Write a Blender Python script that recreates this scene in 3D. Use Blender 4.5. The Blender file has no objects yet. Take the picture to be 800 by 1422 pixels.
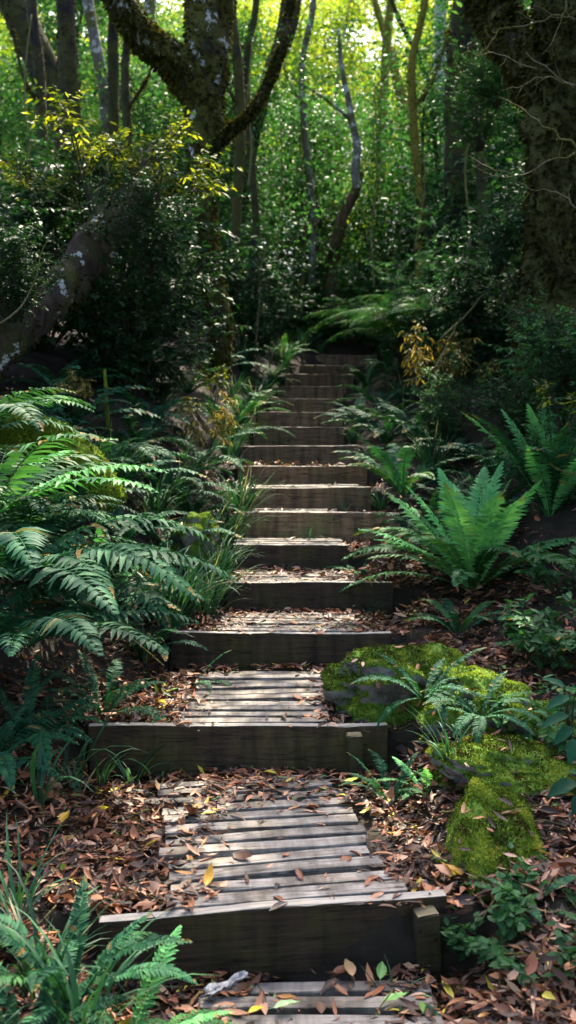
import bpy, bmesh, math, random
import numpy as np
from mathutils import Vector, Matrix, Euler

R = math.radians
SC = bpy.context.scene
COL = SC.collection
rnd = random.Random(11)
nr = np.random.default_rng(7)

# ------------------------------------------------------------------ camera
F = 1400.0
PITCH = R(5.143)
CAM_Z = 1.863
cam_d = bpy.data.cameras.new('camera')
cam = bpy.data.objects.new('camera', cam_d)
COL.objects.link(cam)
cam.location = (0, 0, CAM_Z)
cam.rotation_euler = (R(90) - PITCH, 0, 0)
cam_d.sensor_fit = 'VERTICAL'
cam_d.sensor_height = 36.0
cam_d.lens = 36.0 * F / 1422.0
cam_d.clip_start = 0.05
cam_d.clip_end = 2000
cam_d.dof.use_dof = True
cam_d.dof.focus_distance = 4.7
cam_d.dof.aperture_fstop = 2.8
SC.camera = cam


def P(px, py, d):
    """pixel of the 800x1422 photograph at forward distance d -> world point"""
    xc, yc = (px - 400) / F, (711 - py) / F
    fy, fz = math.cos(PITCH), -math.sin(PITCH)
    uy, uz = math.sin(PITCH), math.cos(PITCH)
    dy, dz = fy + yc * uy, fz + yc * uz
    t = d / dy
    return Vector((xc * t, d, CAM_Z + dz * t))


# ------------------------------------------------------------------ mesh helper
class MB:
    def __init__(self):
        self.V, self.F, self.A, self.n = [], [], [], 0

    def add(self, V, Fs, a=0.5, mat=0):
        V = np.asarray(V, float).reshape(-1, 3)
        for f in Fs:
            f = np.asarray(f, np.int64)
            if len(f):
                self.F.append((f + self.n, mat))
        A = np.empty(len(V)); A[:] = a
        self.V.append(V); self.A.append(A); self.n += len(V)

    def data(self, name, mats, smooth=True):
        V = np.concatenate(self.V); A = np.concatenate(self.A)
        loops = np.concatenate([f.ravel() for f, _ in self.F])
        tot = np.concatenate([np.full(len(f), f.shape[1], np.int32) for f, _ in self.F])
        mi = np.concatenate([np.full(len(f), m, np.int32) for f, m in self.F])
        start = np.concatenate([[0], np.cumsum(tot)[:-1]]).astype(np.int32)
        me = bpy.data.meshes.new(name)
        me.vertices.add(len(V)); me.vertices.foreach_set('co', V.ravel().astype(np.float32))
        me.loops.add(len(loops)); me.loops.foreach_set('vertex_index', loops.astype(np.int32))
        me.polygons.add(len(tot)); me.polygons.foreach_set('loop_start', start)
        me.polygons.foreach_set('loop_total', tot)
        me.polygons.foreach_set('material_index', mi)
        me.polygons.foreach_set('use_smooth', np.full(len(tot), smooth))
        at = me.attributes.new('rnd', 'FLOAT', 'POINT')
        at.data.foreach_set('value', A.astype(np.float32))
        for m in mats:
            me.materials.append(m)
        me.update(calc_edges=True)
        return me


def link(name, me, parent=None, loc=(0, 0, 0), rot=(0, 0, 0), scale=1.0):
    o = bpy.data.objects.new(name, me)
    COL.objects.link(o)
    o.location = loc; o.rotation_euler = rot
    o.scale = (scale, scale, scale) if isinstance(scale, (int, float)) else scale
    if parent: o.parent = parent
    return o


def tag(o, label=None, cat=None, group=None, kind=None):
    if label: o['label'] = label
    if cat: o['category'] = cat
    if group: o['group'] = group
    if kind: o['kind'] = kind
    return o


def copy_tree(o, parent=None):
    c = o.copy(); COL.objects.link(c)
    if parent: c.parent = parent
    for ch in o.children:
        copy_tree(ch, c)
    return c


def nrm(v):
    v = np.asarray(v, float)
    return v / np.maximum(np.linalg.norm(v, axis=-1, keepdims=True), 1e-9)


# ------------------------------------------------------------------ materials
def new_mat(name):
    m = bpy.data.materials.new(name); m.use_nodes = True
    nt = m.node_tree; nt.nodes.clear()
    return m, nt, nt.nodes, nt.links


def ramp(N, stops, interp='LINEAR'):
    r = N.new('ShaderNodeValToRGB'); cr = r.color_ramp; cr.interpolation = interp
    while len(cr.elements) < len(stops): cr.elements.new(0.5)
    for e, (p, c) in zip(cr.elements, stops):
        e.position = p; e.color = (c[0], c[1], c[2], 1)
    return r


def noise(N, L, scale, detail=4, vec=None, rough=0.55):
    n = N.new('ShaderNodeTexNoise'); n.inputs['Scale'].default_value = scale
    n.inputs['Detail'].default_value = detail; n.inputs['Roughness'].default_value = rough
    if vec is not None: L.new(vec, n.inputs['Vector'])
    return n


def mixc(N, L, fac, a, b, mode='MIX'):
    m = N.new('ShaderNodeMix'); m.data_type = 'RGBA'; m.blend_type = mode
    for s, v in ((0, fac), (6, a), (7, b)):
        if isinstance(v, (int, float)): m.inputs[s].default_value = v
        elif isinstance(v, tuple): m.inputs[s].default_value = (v[0], v[1], v[2], 1)
        else: L.new(v, m.inputs[s])
    return m.outputs[2]


def leaf_mat(name, stops, trans=0.35, rough=0.45, spec=0.4, tcol=(1.25, 1.35, 0.55)):
    m, nt, N, L = new_mat(name)
    a = N.new('ShaderNodeAttribute'); a.attribute_name = 'rnd'
    r = ramp(N, stops); L.new(a.outputs['Fac'], r.inputs['Fac'])
    oi = N.new('ShaderNodeObjectInfo')
    hs = N.new('ShaderNodeHueSaturation')
    mr = N.new('ShaderNodeMapRange'); mr.inputs[3].default_value = 0.7; mr.inputs[4].default_value = 1.3
    L.new(oi.outputs['Random'], mr.inputs[0]); L.new(mr.outputs[0], hs.inputs['Value'])
    L.new(r.outputs['Color'], hs.inputs['Color'])
    c = hs.outputs['Color']
    b = N.new('ShaderNodeBsdfPrincipled'); L.new(c, b.inputs['Base Color'])
    b.inputs['Roughness'].default_value = rough
    b.inputs['Specular IOR Level'].default_value = spec
    t = N.new('ShaderNodeBsdfTranslucent')
    tc = mixc(N, L, 1.0, c, tcol, 'MULTIPLY'); L.new(tc, t.inputs['Color'])
    mx = N.new('ShaderNodeMixShader'); mx.inputs[0].default_value = trans
    L.new(b.outputs[0], mx.inputs[1]); L.new(t.outputs[0], mx.inputs[2])
    o = N.new('ShaderNodeOutputMaterial'); L.new(mx.outputs[0], o.inputs['Surface'])
    return m


def bark_mat(name, dark, light, moss, moss_amt, lichen=0.0, moss_lo=(.03, .035, .01)):
    m, nt, N, L = new_mat(name)
    tc = N.new('ShaderNodeTexCoord'); ob = tc.outputs['Object']
    mp = N.new('ShaderNodeMapping'); mp.inputs['Scale'].default_value = (1, 1, 0.25); L.new(ob, mp.inputs[0])
    n1 = noise(N, L, 22, 6, mp.outputs[0], .65)
    r1 = ramp(N, [(.3, dark), (.72, light)]); L.new(n1.outputs[0], r1.inputs[0])
    n2 = noise(N, L, 2.2, 5, ob, .62)
    r2 = ramp(N, [(max(0, .62 - moss_amt * .45), (0, 0, 0)), (min(1, .74 - moss_amt * .4), (1, 1, 1))]); L.new(n2.outputs[0], r2.inputs[0])
    n3 = noise(N, L, 60, 3, ob)
    r3 = ramp(N, [(.3, moss_lo), (.75, moss)]); L.new(n3.outputs[0], r3.inputs[0])
    c = mixc(N, L, r2.outputs[0], r1.outputs[0], r3.outputs[0])
    if lichen > 0:
        n4 = noise(N, L, 5, 5, ob, .7)
        r4 = ramp(N, [(.64 - lichen * .2, (0, 0, 0)), (.67 - lichen * .2, (1, 1, 1))]); L.new(n4.outputs[0], r4.inputs[0])
        c = mixc(N, L, r4.outputs[0], c, (.42, .43, .40))
    b = N.new('ShaderNodeBsdfPrincipled'); L.new(c, b.inputs['Base Color'])
    b.inputs['Roughness'].default_value = .9; b.inputs['Specular IOR Level'].default_value = .2
    bu = N.new('ShaderNodeBump'); bu.inputs['Strength'].default_value = .8; bu.inputs['Distance'].default_value = .06
    nb = noise(N, L, 30, 8, mp.outputs[0], .7); L.new(nb.outputs[0], bu.inputs['Height']); L.new(bu.outputs[0], b.inputs['Normal'])
    o = N.new('ShaderNodeOutputMaterial'); L.new(b.outputs[0], o.inputs['Surface'])
    return m


def wood_mat(name, lo, hi, stain, stain_amt, top=None, gloss=.75):
    """weathered timber: grain along X, dirt and algae stains; top = colour of the sun-bleached top edge"""
    m, nt, N, L = new_mat(name)
    tc = N.new('ShaderNodeTexCoord'); ob = tc.outputs['Object']
    a = N.new('ShaderNodeAttribute'); a.attribute_name = 'rnd'
    cx = N.new('ShaderNodeCombineXYZ'); ml = N.new('ShaderNodeMath'); ml.operation = 'MULTIPLY'; ml.inputs[1].default_value = 37.0
    L.new(a.outputs['Fac'], ml.inputs[0]); L.new(ml.outputs[0], cx.inputs[0])
    va = N.new('ShaderNodeVectorMath'); L.new(ob, va.inputs[0]); L.new(cx.outputs[0], va.inputs[1])
    mp = N.new('ShaderNodeMapping'); mp.inputs['Scale'].default_value = (1.6, 34, 34); L.new(va.outputs[0], mp.inputs[0])
    n1 = noise(N, L, 2.2, 8, mp.outputs[0], .68)
    r1 = ramp(N, [(.28, lo), (.7, hi)]); L.new(n1.outputs[0], r1.inputs[0])
    n2 = noise(N, L, 3.2, 6, va.outputs[0], .65)
    r2 = ramp(N, [(.60 - stain_amt * .3, (0, 0, 0)), (.75 - stain_amt * .2, (1, 1, 1))]); L.new(n2.outputs[0], r2.inputs[0])
    c = mixc(N, L, r2.outputs[0], r1.outputs[0], stain)
    # pale scuffs, and dark wet runs down the grain
    n5 = noise(N, L, 26, 5, va.outputs[0], .7)
    r5 = ramp(N, [(.68, (0, 0, 0)), (.76, (.55, .55, .55))]); L.new(n5.outputs[0], r5.inputs[0])
    c = mixc(N, L, r5.outputs[0], c, (hi[0] * 1.9, hi[1] * 1.85, hi[2] * 1.7))
    mp6 = N.new('ShaderNodeMapping'); mp6.inputs['Scale'].default_value = (9, 1.2, 1.2); L.new(va.outputs[0], mp6.inputs[0])
    n6 = noise(N, L, 1.6, 5, mp6.outputs[0], .6)
    r6 = ramp(N, [(.35, (.45, .45, .45)), (.62, (1.15, 1.15, 1.15))]); L.new(n6.outputs[0], r6.inputs[0])
    c = mixc(N, L, 1.0, c, r6.outputs[0], 'MULTIPLY')
    mp7 = N.new('ShaderNodeMapping'); mp7.inputs['Scale'].default_value = (.9, 9, 13); L.new(va.outputs[0], mp7.inputs[0])
    n7 = noise(N, L, 1.3, 3, mp7.outputs[0], .55)
    r7 = ramp(N, [(.485, (1, 1, 1)), (.497, (.18, .18, .18)), (.503, (.18, .18, .18)), (.515, (1, 1, 1))]); L.new(n7.outputs[0], r7.inputs[0])
    c = mixc(N, L, .8, c, r7.outputs[0], 'MULTIPLY')
    mv = N.new('ShaderNodeMapRange'); mv.inputs[3].default_value = .72; mv.inputs[4].default_value = 1.2
    L.new(a.outputs['Fac'], mv.inputs[0])
    cg = N.new('ShaderNodeCombineColor')
    for i in range(3): L.new(mv.outputs[0], cg.inputs[i])
    c = mixc(N, L, 1.0, c, cg.outputs[0], 'MULTIPLY')
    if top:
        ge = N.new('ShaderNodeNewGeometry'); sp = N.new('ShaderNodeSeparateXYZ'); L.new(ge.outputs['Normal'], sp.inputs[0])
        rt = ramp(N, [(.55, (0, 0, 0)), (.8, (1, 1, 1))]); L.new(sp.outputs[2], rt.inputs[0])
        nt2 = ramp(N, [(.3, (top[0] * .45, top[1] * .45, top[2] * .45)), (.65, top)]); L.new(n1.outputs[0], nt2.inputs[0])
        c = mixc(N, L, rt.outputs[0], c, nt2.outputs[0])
    b = N.new('ShaderNodeBsdfPrincipled'); L.new(c, b.inputs['Base Color'])
    b.inputs['Roughness'].default_value = gloss; b.inputs['Specular IOR Level'].default_value = .3
    bu = N.new('ShaderNodeBump'); bu.inputs['Strength'].default_value = .6; bu.inputs['Distance'].default_value = .006
    L.new(n1.outputs[0], bu.inputs['Height']); L.new(bu.outputs[0], b.inputs['Normal'])
    o = N.new('ShaderNodeOutputMaterial'); L.new(b.outputs[0], o.inputs['Surface'])
    return m


def simple_noise_mat(name, stops, scale, rough=.9, bump=.6, dist=.02, spec=.2):
    m, nt, N, L = new_mat(name)
    tc = N.new('ShaderNodeTexCoord')
    n1 = noise(N, L, scale, 8, tc.outputs['Object'], .65)
    r1 = ramp(N, stops); L.new(n1.outputs[0], r1.inputs[0])
    b = N.new('ShaderNodeBsdfPrincipled'); L.new(r1.outputs[0], b.inputs['Base Color'])
    b.inputs['Roughness'].default_value = rough; b.inputs['Specular IOR Level'].default_value = spec
    bu = N.new('ShaderNodeBump'); bu.inputs['Strength'].default_value = bump; bu.inputs['Distance'].default_value = dist
    L.new(n1.outputs[0], bu.inputs['Height']); L.new(bu.outputs[0], b.inputs['Normal'])
    o = N.new('ShaderNodeOutputMaterial'); L.new(b.outputs[0], o.inputs['Surface'])
    return m


M = {}
M['slat'] = wood_mat('weathered_slat', (.10, .086, .072), (.345, .31, .275), (.085, .065, .045), .4)
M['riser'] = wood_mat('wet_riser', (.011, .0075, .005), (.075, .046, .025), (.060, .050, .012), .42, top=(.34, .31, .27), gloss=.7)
M['riser_up'] = wood_mat('dry_riser', (.075, .045, .025), (.30, .18, .092), (.15, .125, .04), .3, top=(.48, .41, .34), gloss=.8)  # brown of the upper boards, lightened to offset the shade there
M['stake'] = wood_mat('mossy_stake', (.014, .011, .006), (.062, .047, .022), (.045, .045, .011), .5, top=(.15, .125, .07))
M['soil'] = simple_noise_mat('soil', [(.3, (.009, .007, .005)), (.55, (.022, .017, .011)), (.75, (.04, .03, .02))], 9)
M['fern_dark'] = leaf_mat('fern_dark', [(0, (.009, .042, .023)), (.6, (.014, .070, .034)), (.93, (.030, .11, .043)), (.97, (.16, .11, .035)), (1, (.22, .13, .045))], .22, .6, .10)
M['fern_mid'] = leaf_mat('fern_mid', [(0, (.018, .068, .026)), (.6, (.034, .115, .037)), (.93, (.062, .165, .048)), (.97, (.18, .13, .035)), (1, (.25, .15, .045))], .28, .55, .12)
M['fern_light'] = leaf_mat('fern_light', [(0, (.08, .25, .09)), (.6, (.12, .37, .125)), (.93, (.18, .44, .14)), (.97, (.24, .22, .06)), (1, (.28, .18, .055))], .32, .55, .12, (1.1, 1.25, .6))  # light green, brightened to imitate skylight on upright fronds
M['fern_dead'] = leaf_mat('fern_dead', [(0, (.03, .06, .015)), (.45, (.10, .10, .02)), (.7, (.32, .26, .05)), (1, (.66, .46, .15))], .4, .6, .15, (1.1, .95, .5))  # dead leaf brown; the bright end paints in sun flecks
M['sedge'] = leaf_mat('sedge', [(0, (.014, .055, .026)), (.7, (.03, .105, .042)), (.9, (.06, .15, .06)), (1, (.30, .26, .14))], .25, .5, .25)
M['shrub_dark'] = leaf_mat('shrub_dark', [(0, (.009, .034, .015)), (.7, (.018, .060, .024)), (1, (.035, .09, .028))], .25, .5, .13)
M['shrub_mid'] = leaf_mat('shrub_mid', [(0, (.018, .070, .028)), (.7, (.038, .125, .042)), (1, (.075, .18, .045))], .36, .5, .12)
M['shrub_gold'] = leaf_mat('shrub_gold', [(0, (.012, .035, .012)), (.4, (.04, .065, .013)), (.66, (.16, .18, .018)), (1, (.42, .40, .03))], .45, .5, .12, (1.1, 1.15, .35))  # sunlight on the leaf tops painted in as yellow
M['wood_leaf'] = leaf_mat('wood_leaf', [(0, (.09, .17, .028)), (.6, (.20, .31, .04)), (1, (.40, .42, .05))], .58, .5, .1, (1.3, 1.25, .45))  # sunlit copy of the wood leaves, glow put into the colour
M['wood_leaf_blue'] = leaf_mat('wood_leaf_blue', [(0, (.020, .066, .026)), (.6, (.042, .118, .036)), (1, (.085, .17, .045))], .42, .5, .12)  # darkened copy, paints the middle wood as shaded
M['crown_leaf'] = leaf_mat('crown_leaf', [(0, (.025, .08, .03)), (1, (.06, .15, .04))], .3, .5)
M['litter'] = leaf_mat('litter', [(0, (.016, .010, .008)), (.25, (.045, .023, .016)), (.45, (.11, .047, .028)), (.62, (.28, .098, .045)), (.78, (.40, .18, .085)), (.9, (.52, .33, .24)), (.965, (.40, .20, .06)), (.98, (.55, .44, .05)), (1, (.12, .24, .05))], .12, .5, .3, (1.1, .9, .6))
M['moss'] = simple_noise_mat('moss', [(.3, (.03, .05, .006)), (.5, (.10, .145, .014)), (.72, (.20, .23, .025))], 26, .95, 1.0, .02, .1)
M['moss_tuft'] = leaf_mat('moss_tuft', [(0, (.075, .05, .018)), (.16, (.05, .055, .014)), (.32, (.065, .11, .014)), (.65, (.165, .255, .024)), (1, (.36, .40, .06))], .25, .8, .1, (1.1, 1.1, .4))
M['moss_olive'] = leaf_mat('moss_olive', [(0, (.014, .014, .005)), (.6, (.038, .038, .008)), (1, (.095, .085, .015))], .25, .9, .1, (1.1, 1.1, .4))
M['bark_mossy'] = bark_mat('bark_mossy', (.010, .008, .007), (.042, .034, .027), (.075, .066, .013), .65, .0)
M['bark_forked'] = bark_mat('bark_forked', (.010, .008, .007), (.05, .042, .034), (.12, .11, .016), .6, .22)
M['bark_red'] = bark_mat('bark_red', (.035, .020, .013), (.19, .105, .062), (.10, .09, .02), .3)  # reddish brown bark, lightened to imitate light on the trunk
M['bark_dark'] = bark_mat('bark_dark', (.008, .007, .006), (.034, .029, .024), (.07, .065, .015), .45)
M['bark_brown'] = bark_mat('bark_brown', (.010, .007, .006), (.075, .050, .038), (.07, .065, .015), .5, .12)
M['bark_grey'] = bark_mat('bark_grey', (.07, .062, .055), (.24, .22, .20), (.16, .14, .04), .35, .45)
M['bark_pale'] = bark_mat('bark_pale', (.22, .22, .24), (.52, .52, .55), (.30, .27, .08), .2, .7)
M['bark_gold'] = bark_mat('bark_gold', (.06, .045, .02), (.18, .14, .06), (.30, .25, .03), .9)
M['twig'] = bark_mat('twig', (.07, .055, .035), (.24, .195, .12), (.20, .18, .03), .5)
M['stem'] = bark_mat('stem', (.02, .018, .012), (.07, .06, .04), (.06, .07, .02), .4)


def rock_mat():
    m, nt, N, L = new_mat('mossy_rock')
    tc = N.new('ShaderNodeTexCoord'); ob = tc.outputs['Object']
    n1 = noise(N, L, 7, 8, ob, .7)
    r1 = ramp(N, [(.3, (.05, .042, .038)), (.7, (.26, .235, .22))]); L.new(n1.outputs[0], r1.inputs[0])
    ge = N.new('ShaderNodeNewGeometry'); sp = N.new('ShaderNodeSeparateXYZ'); L.new(ge.outputs['Normal'], sp.inputs[0])
    n2 = noise(N, L, 4, 5, ob, .6)
    ad = N.new('ShaderNodeMath'); ad.operation = 'MULTIPLY_ADD'; ad.inputs[1].default_value = .55
    L.new(sp.outputs[2], ad.inputs[0]); L.new(n2.outputs[0], ad.inputs[2])
    r2 = ramp(N, [(.50, (0, 0, 0)), (.60, (1, 1, 1))]); L.new(ad.outputs[0], r2.inputs[0])
    n3 = noise(N, L, 40, 4, ob, .6)
    r3 = ramp(N, [(.3, (.035, .045, .009)), (.52, (.08, .15, .016)), (.75, (.17, .25, .03))]); L.new(n3.outputs[0], r3.inputs[0])
    c = mixc(N, L, r2.outputs[0], r1.outputs[0], r3.outputs[0])
    b = N.new('ShaderNodeBsdfPrincipled'); L.new(c, b.inputs['Base Color'])
    b.inputs['Roughness'].default_value = .95; b.inputs['Specular IOR Level'].default_value = .15
    bu = N.new('ShaderNodeBump'); bu.inputs['Strength'].default_value = .8; bu.inputs['Distance'].default_value = .015
    L.new(n3.outputs[0], bu.inputs['Height']); L.new(bu.outputs[0], b.inputs['Normal'])
    o = N.new('ShaderNodeOutputMaterial'); L.new(b.outputs[0], o.inputs['Surface'])
    return m


M['rock'] = rock_mat()

# ------------------------------------------------------------------ the stairs: y of riser, tread z, x of the board ends (from the photo)
#        y      z      px_left px_right  slat px (left,right at front) or None, yaw
STEPS = [
    (2.22, 0.000, 250, 640, (285, 622), 0.0),
    (3.29, 0.213, 130, 636, (236, 574), 6.5),
    (4.68, 0.421, 116, 542, (238, 462), 0.5),
    (5.89, 0.612, 234, 546, (302, 500), -0.3),
    (6.65, 0.792, 314, 548, (330, 492), 0.5),
    (7.28, 0.966, 323, 484, (328, 476), 1.0),
    (7.83, 1.153, 322, 556, (350, 470), -0.5),
    (8.29, 1.319, 340, 516, (356, 506), 0.5),
    (8.77, 1.476, 330, 510, None, 0.0),
    (9.38, 1.637, 335, 497, None, -0.4),
    (10.3, 1.800, 352, 478, None, 0.5),
    (11.2, 1.960, 358, 474, None, 0.0),
    (12.1, 2.130, 376, 474, None, 0.5),
    (13.0, 2.310, 386, 476, None, 0.0),
    (13.9, 2.500, 396, 490, None, -1.0),
    (14.9, 2.680, 416, 500, None, -2.0),
    (16.0, 2.900, 438, 522, None, -4.0),
]
SY = np.array([s[0] for s in STEPS]); SZ = np.array([s[1] for s in STEPS])
SXL = np.array([(s[2] - 400) / F * s[0] for s in STEPS]); SXR = np.array([(s[3] - 400) / F * s[0] for s in STEPS])
CXY = np.concatenate([[-30, 1], SY, [18, 20, 24, 60]])
CXV = np.concatenate([[0, 0.05], (SXL + SXR) / 2, [1.2, 2.4, 5.5, 30]])
HWV = np.concatenate([[.55, .55], (SXR - SXL) / 2, [.5, .5, .5, .5]])
ZLY = np.concatenate([[-300, -30, 1.2], SY + .3, [20, 30, 45, 70, 300, 900]])
ZLV = np.concatenate([[-30, -4.0, -0.12], SZ, [3.5, 4.8, 5.9, 5.5, 0, -30]])


def sstep(a, b, x):
    t = np.clip((x - a) / (b - a), 0, 1)
    return t * t * (3 - 2 * t)


_pt = nr.random((64, 64))


def vnoise(x, y):
    x = np.asarray(x, float); y = np.asarray(y, float)
    xi = np.floor(x).astype(int); yi = np.floor(y).astype(int)
    fx = x - xi; fy = y - yi
    fx = fx * fx * (3 - 2 * fx); fy = fy * fy * (3 - 2 * fy)
    g = lambda i, j: _pt[i % 64, j % 64]
    return (g(xi, yi) * (1 - fx) + g(xi + 1, yi) * fx) * (1 - fy) + (g(xi, yi + 1) * (1 - fx) + g(xi + 1, yi + 1) * fx) * fy


def ground(x, y):
    x = np.asarray(x, float); y = np.asarray(y, float)
    cx = np.interp(y, CXY, CXV); hw = np.interp(y, CXY, HWV)
    dx = x - cx; u = np.abs(dx) - hw
    zl = np.interp(y, ZLY, ZLV)
    zs = np.full(np.shape(y), 0.0) + np.interp(y, [-300, -30, 0, 2.2], [-30, -4, -.25, -.16])
    for i in range(len(SY)):
        lo = SZ[i] - (0.052 if STEPS[i][4] else 0.02)
        prev = SZ[i - 1] - (0.052 if i and STEPS[i - 1][4] else 0.02) if i else -.16
        t = np.clip((y - (SY[i] + .012)) / .03, 0, 1)
        zs = zs + (lo - prev) * t if i else np.where(t > 0, -.16 + (lo + .16) * t, zs)
    zs = np.where(y > 16.5, zl, zs)
    w = sstep(-.02, .26, u)
    z = zs * (1 - w) + (zl + .01) * w
    ly = np.interp(y, [3.6, 4.9, 6, 9, 14, 22], [.10, .75, 1, 1, .8, .5])
    ry = np.interp(y, [3.0, 4.2, 5.2, 7, 14, 22], [.3, .5, .62, 1, .9, .5])
    uu = np.maximum(u, 0)
    bl = (.70 * sstep(.05, 1.15, uu) + .22 * np.maximum(uu - 1.1, 0)) * ly
    br = (.08 * uu + .60 * sstep(.55, 1.8, uu) + .22 * np.maximum(uu - 1.6, 0)) * ry
    far = 1 - sstep(8, 25, uu)
    z = z + np.where(dx < 0, bl, br) * np.where(uu > 8, np.maximum(far, .0) * .6 + .4, 1)
    z = z + w * ((vnoise(x * 3 + 9, y * 3) - .5) * .07 + (vnoise(x * .8 + 3, y * .8 + 5) - .5) * .22 * sstep(.3, 1.5, u)) + (vnoise(x * 11, y * 11) - .5) * .015
    return z


def gz(x, y): return float(ground(np.array([x]), np.array([y]))[0])


def build_ground():
    xs = np.concatenate([-np.geomspace(2.3, 400, 60)[::-1], np.linspace(-2.2, 2.2, 130), np.geomspace(2.3, 400, 60)])
    ys = np.concatenate([-np.geomspace(.5, 300, 25)[::-1], np.linspace(0, 2.1, 22), np.arange(2.15, 9.2, .04), np.arange(9.25, 18, .12), np.geomspace(18, 900, 70)])
    ex = []
    for y in SY: ex += [y + .011, y + .043]
    ys = np.unique(np.concatenate([ys, ex]))
    X, Y = np.meshgrid(xs, ys)
    Z = ground(X.ravel(), Y.ravel()).reshape(X.shape)
    V = np.stack([X, Y, Z], -1).reshape(-1, 3)
    nx, ny = len(xs), len(ys)
    idx = np.arange(nx * ny).reshape(ny, nx)
    q = np.stack([idx[:-1, :-1], idx[:-1, 1:], idx[1:, 1:], idx[1:, :-1]], -1).reshape(-1, 4)
    b = MB(); b.add(V, [q])
    tag(link('ground', b.data('ground', [M['soil']])), kind='structure')


build_ground()


# ------------------------------------------------------------------ boxes for timber
def box(b, c, size, rot=(0, 0, 0), a=.5, bev=.005, segs=1, warp=0.0, mat=0, chip=0.0):
    bm = bmesh.new()
    bmesh.ops.create_cube(bm, size=1)
    bmesh.ops.scale(bm, vec=size, verts=bm.verts)
    if segs > 1:
        es = [e for e in bm.edges if abs(e.verts[0].co.x - e.verts[1].co.x) > size[0] * .5]
        bmesh.ops.subdivide_edges(bm, edges=es, cuts=segs - 1, use_grid_fill=True)
    if bev:
        es = [e for e in bm.edges if len(e.link_faces) == 2 and e.calc_face_angle(0) > .6]
        bmesh.ops.bevel(bm, geom=es, offset=bev, segments=2, affect='EDGES', profile=.6)
    mt = Matrix.Translation(c) @ Euler(rot).to_matrix().to_4x4()
    ph = rnd.random() * 9
    for v in bm.verts:
        x = v.co.x
        v.co.z += warp * math.sin(x * 3.1 + ph) + warp * .5 * math.sin(x * 9 + 2 * ph)
        v.co.y += warp * .8 * math.sin(x * 4.3 + ph * 3)
        if chip and rnd.random() < .5:
            v.co.z += rnd.uniform(-chip, chip * .25) * rnd.random(); v.co.y += rnd.uniform(-chip, chip) * .35
    bmesh.ops.transform(bm, matrix=mt, verts=bm.verts)
    bm.verts.index_update()
    V = [v.co[:] for v in bm.verts]
    fs = {}
    for f in bm.faces: fs.setdefault(len(f.verts), []).append([v.index for v in f.verts])
    b.add(V, list(fs.values()), a, mat)
    bm.free()


ORD = ['lowest', 'second', 'third', 'fourth', 'fifth', 'sixth', 'seventh', 'eighth', 'ninth', 'tenth', 'eleventh', 'twelfth', 'thirteenth', 'fourteenth', 'fifteenth', 'sixteenth', 'topmost']
STEP_LABEL = [
    'slatted step at the bottom edge, grey slats with curled bark and green leaves on it',
    'nearest full timber step, wide dark riser with a short stake at its right end',
    'long dark timber step with a slim mossy stake, second full step up',
    'timber step with leaf covered slats just behind the mossy boulder',
    'dark timber step below the narrow box step, grass sprig on its right end',
    'narrow black box step with pale slatted top standing forward of the wider boards',
    'brown timber step with small grass tufts in front, just above the narrow box step',
    'timber step with yellowish green algae on its riser',
    'brown timber step, second above the algae stained one',
    'brown timber step with bare face, third above the algae stained one',
    'dark timber step where the flight starts to narrow, tenth full step',
    'dark timber step with gravelly tread, eleventh full step from the front',
    'thin brown step, fifth from the top of the flight',
    'thin brown step, fourth from the top of the flight',
    'thin brown step, third from the top of the flight',
    'thin brown step, second from the top of the flight',
    'topmost step of the flight, half hidden where the path turns right',
]
SLATS = {}
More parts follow.
